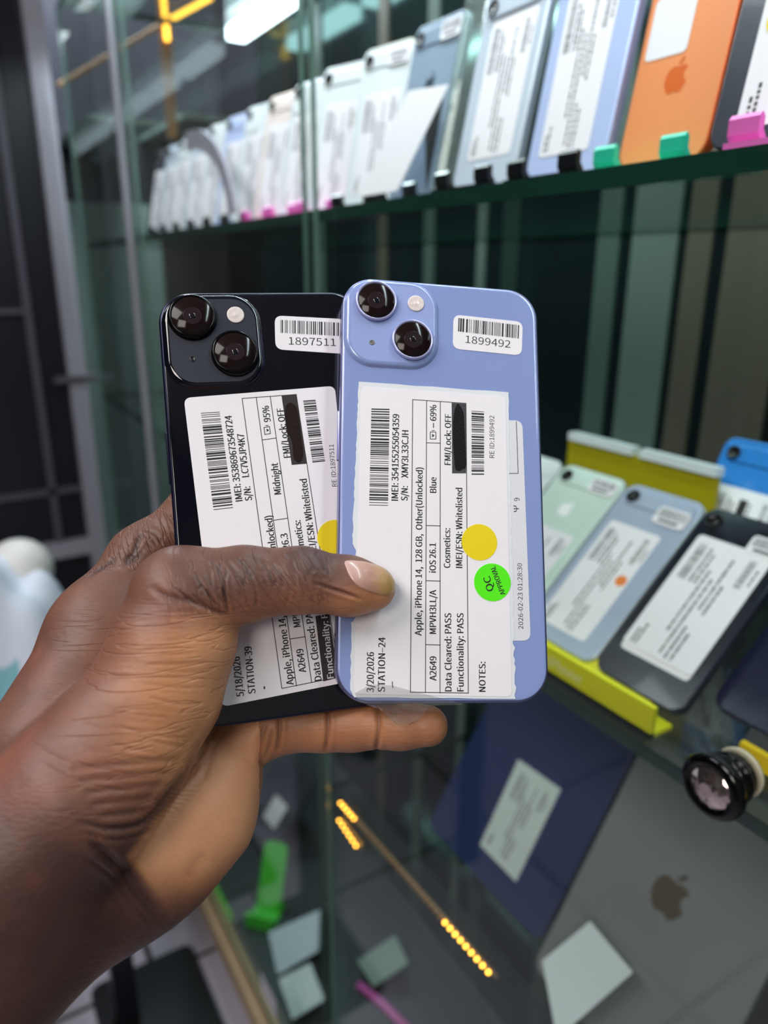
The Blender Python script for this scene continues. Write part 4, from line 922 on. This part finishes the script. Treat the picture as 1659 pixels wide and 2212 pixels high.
# bottom deck, seen low through the left door
gs = thing('phone_stand', 'bright green phone stand on the cabinet floor', 'phone stand', T(-1.105, .405, ZD) @ RZ(42)); GRN = pm('bright_green_plastic', '#4fd43a', .4)
m = MB(); m.plate(.05, .13, .012, [(0, 0), (0, .006)], c=(0, .065), M=T(0, .012, .004) @ RX(66)); obj('back_rest', m, GRN, gs)
m = MB(); m.box((-.028, -.03, 0), (.028, .03, .006)); m.box((-.028, -.036, 0), (.028, -.029, .03)); obj('base', m, GRN, gs)
m = MB(); m.box((-1.32, .335, ZD), (-1.12, .341, ZD+.02)); tag(obj('green_strip', m, GRN), 'thin green strip running along the wooden rail', 'strip')
shelf_phone('dark grey phone with grey label lying on the cabinet floor by the green stand', GREYG, GREYG, leanM(-1.30, .45, ZD+.004, 40, 5), None, w=150, h=200, sticker_=(-12, 60, 40, 115, 'blank'), name='tablet')
for i, (q, xx, yy, an, lb) in enumerate((([(-.05, 0), (.035, -.02), (.055, .06), (-.01, .10)], -.995, .385, 25, 'bluish white paper slip standing on the cabinet floor right of the green stand'), ([(-.03, 0), (.05, -.01), (.055, .05), (-.02, .06)], -.915, .362, 12, 'crumpled white paper at the bottom edge on the cabinet floor'), ([(-.03, 0), (.03, 0), (.04, .07), (-.02, .08)], -.875, .50, 20, 'grey green paper slip deep on the cabinet floor'))):
    m = MB(); m.prism(q, 0, .001, RX(an)); tag(obj('paper_slip', m, pm('slip_paper_%d' % i, ('#cfd9e6', '#dfe6ea', '#8c9c96')[i], .6), None, T(xx, yy, ZD+.022)), lb, 'paper')
m = MB(); m.prism(rcorner([(-.03, -.018), (.03, -.018), (.03, .018), (-.03, .018)], .003), 0, .0008, RX(90)); tag(obj('rail_tag', m, pm('tag_white', '#c9c6d2', .5), None, T(*onpl(580, 2150, 1, .3055))), 'small white tag stuck on the wooden rail', 'tag')
m = MB(); m.tube([(-.06, 0, 0), (0, .004, 0), (.06, 0, 0)], .007, 10); tag(obj('pink_pen', m, PINK, None, T(-.815, .50, ZD+.008) @ RZ(15)), 'pink stick lying on the cabinet floor', 'stick')

# left background: ball, cloth, boxes
bx = thing('counter_table', 'dark table under the white cloth at far left', 'table', T(-1.22, -.08, 0))
m = MB(); m.box((-.40, -.22, .59), (.12, .24, .62)); obj('tabletop', m, M_DARK, bx)
for x in (-.37, .09):
    for y in (-.19, .21): m = MB(); m.box((x-.02, y-.02, 0), (x+.02, y+.02, .59)); obj('leg', m, M_DARK, bx)
m = MB(); nx, ny = 40, 40; rn = random.Random(8); ph = [rn.uniform(0, 6) for _ in range(6)]; gv = []
for j in range(ny+1):
    row = []
    for i in range(nx+1):
        x, y = -.34 + .46*i/nx, -.27 + .43*j/ny
        z = .63 + .27*math.exp(-((x+.0)**2 + (y-.02)**2)/.020)*(1 + .10*math.sin(46*x - 30*y) + .07*math.sin(75*y + 31*x)) + .022*math.sin(14*x + 9*y + ph[0]) + .018*math.sin(-10*x + 21*y + ph[1]) + .010*math.sin(31*x + 12*y + ph[2])
        row.append(m.v((-1.20 + x, .005 + y, max(z, .623))))
    gv.append(row)
for j in range(ny):
    for i in range(nx): m.f([gv[j][i], gv[j][i+1], gv[j+1][i+1], gv[j+1][i]], 1 if .745 < gv[j][i].co.z < .80 else 0, True)
cl = obj('white_cloth', m, [pm('white_fabric', '#d3d9e8', .7, noise=.08), pm('teal_fabric', '#7fb6c4', .7)]); so = cl.modifiers.new('thick', 'SOLIDIFY'); so.thickness = .003; so.offset = 1
tag(cl, 'rumpled white cloth with a teal band, left of the wrist', 'cloth')
c = onpl(42, 1232, 0, -1.265); m = MB(); m.lathe([(max(.0005, .052*math.sin(math.pi*k/16)), -.052*math.cos(math.pi*k/16)) for k in range(17)], seg=32)
tag(obj('white_ball', m, pm('matte_white', '#dcdad6', .5), None, T(*c)), 'smooth white ball above the white cloth at the left edge', 'ball')
m = MB(); m.box((-1.62, .14, 0), (-1.30, .27, .02)); tag(obj('floor_box', m, M_BROWN), 'low dark box on the floor by the cabinet', 'box')
m = MB(); m.plate(.30, .20, .02, [(0, 0), (0, .012)], c=(0, 0)); tag(obj('floor_mat', m, BLK, None, T(-1.08, .18, 0)), 'black mat on the tiles at the bottom edge', 'mat')
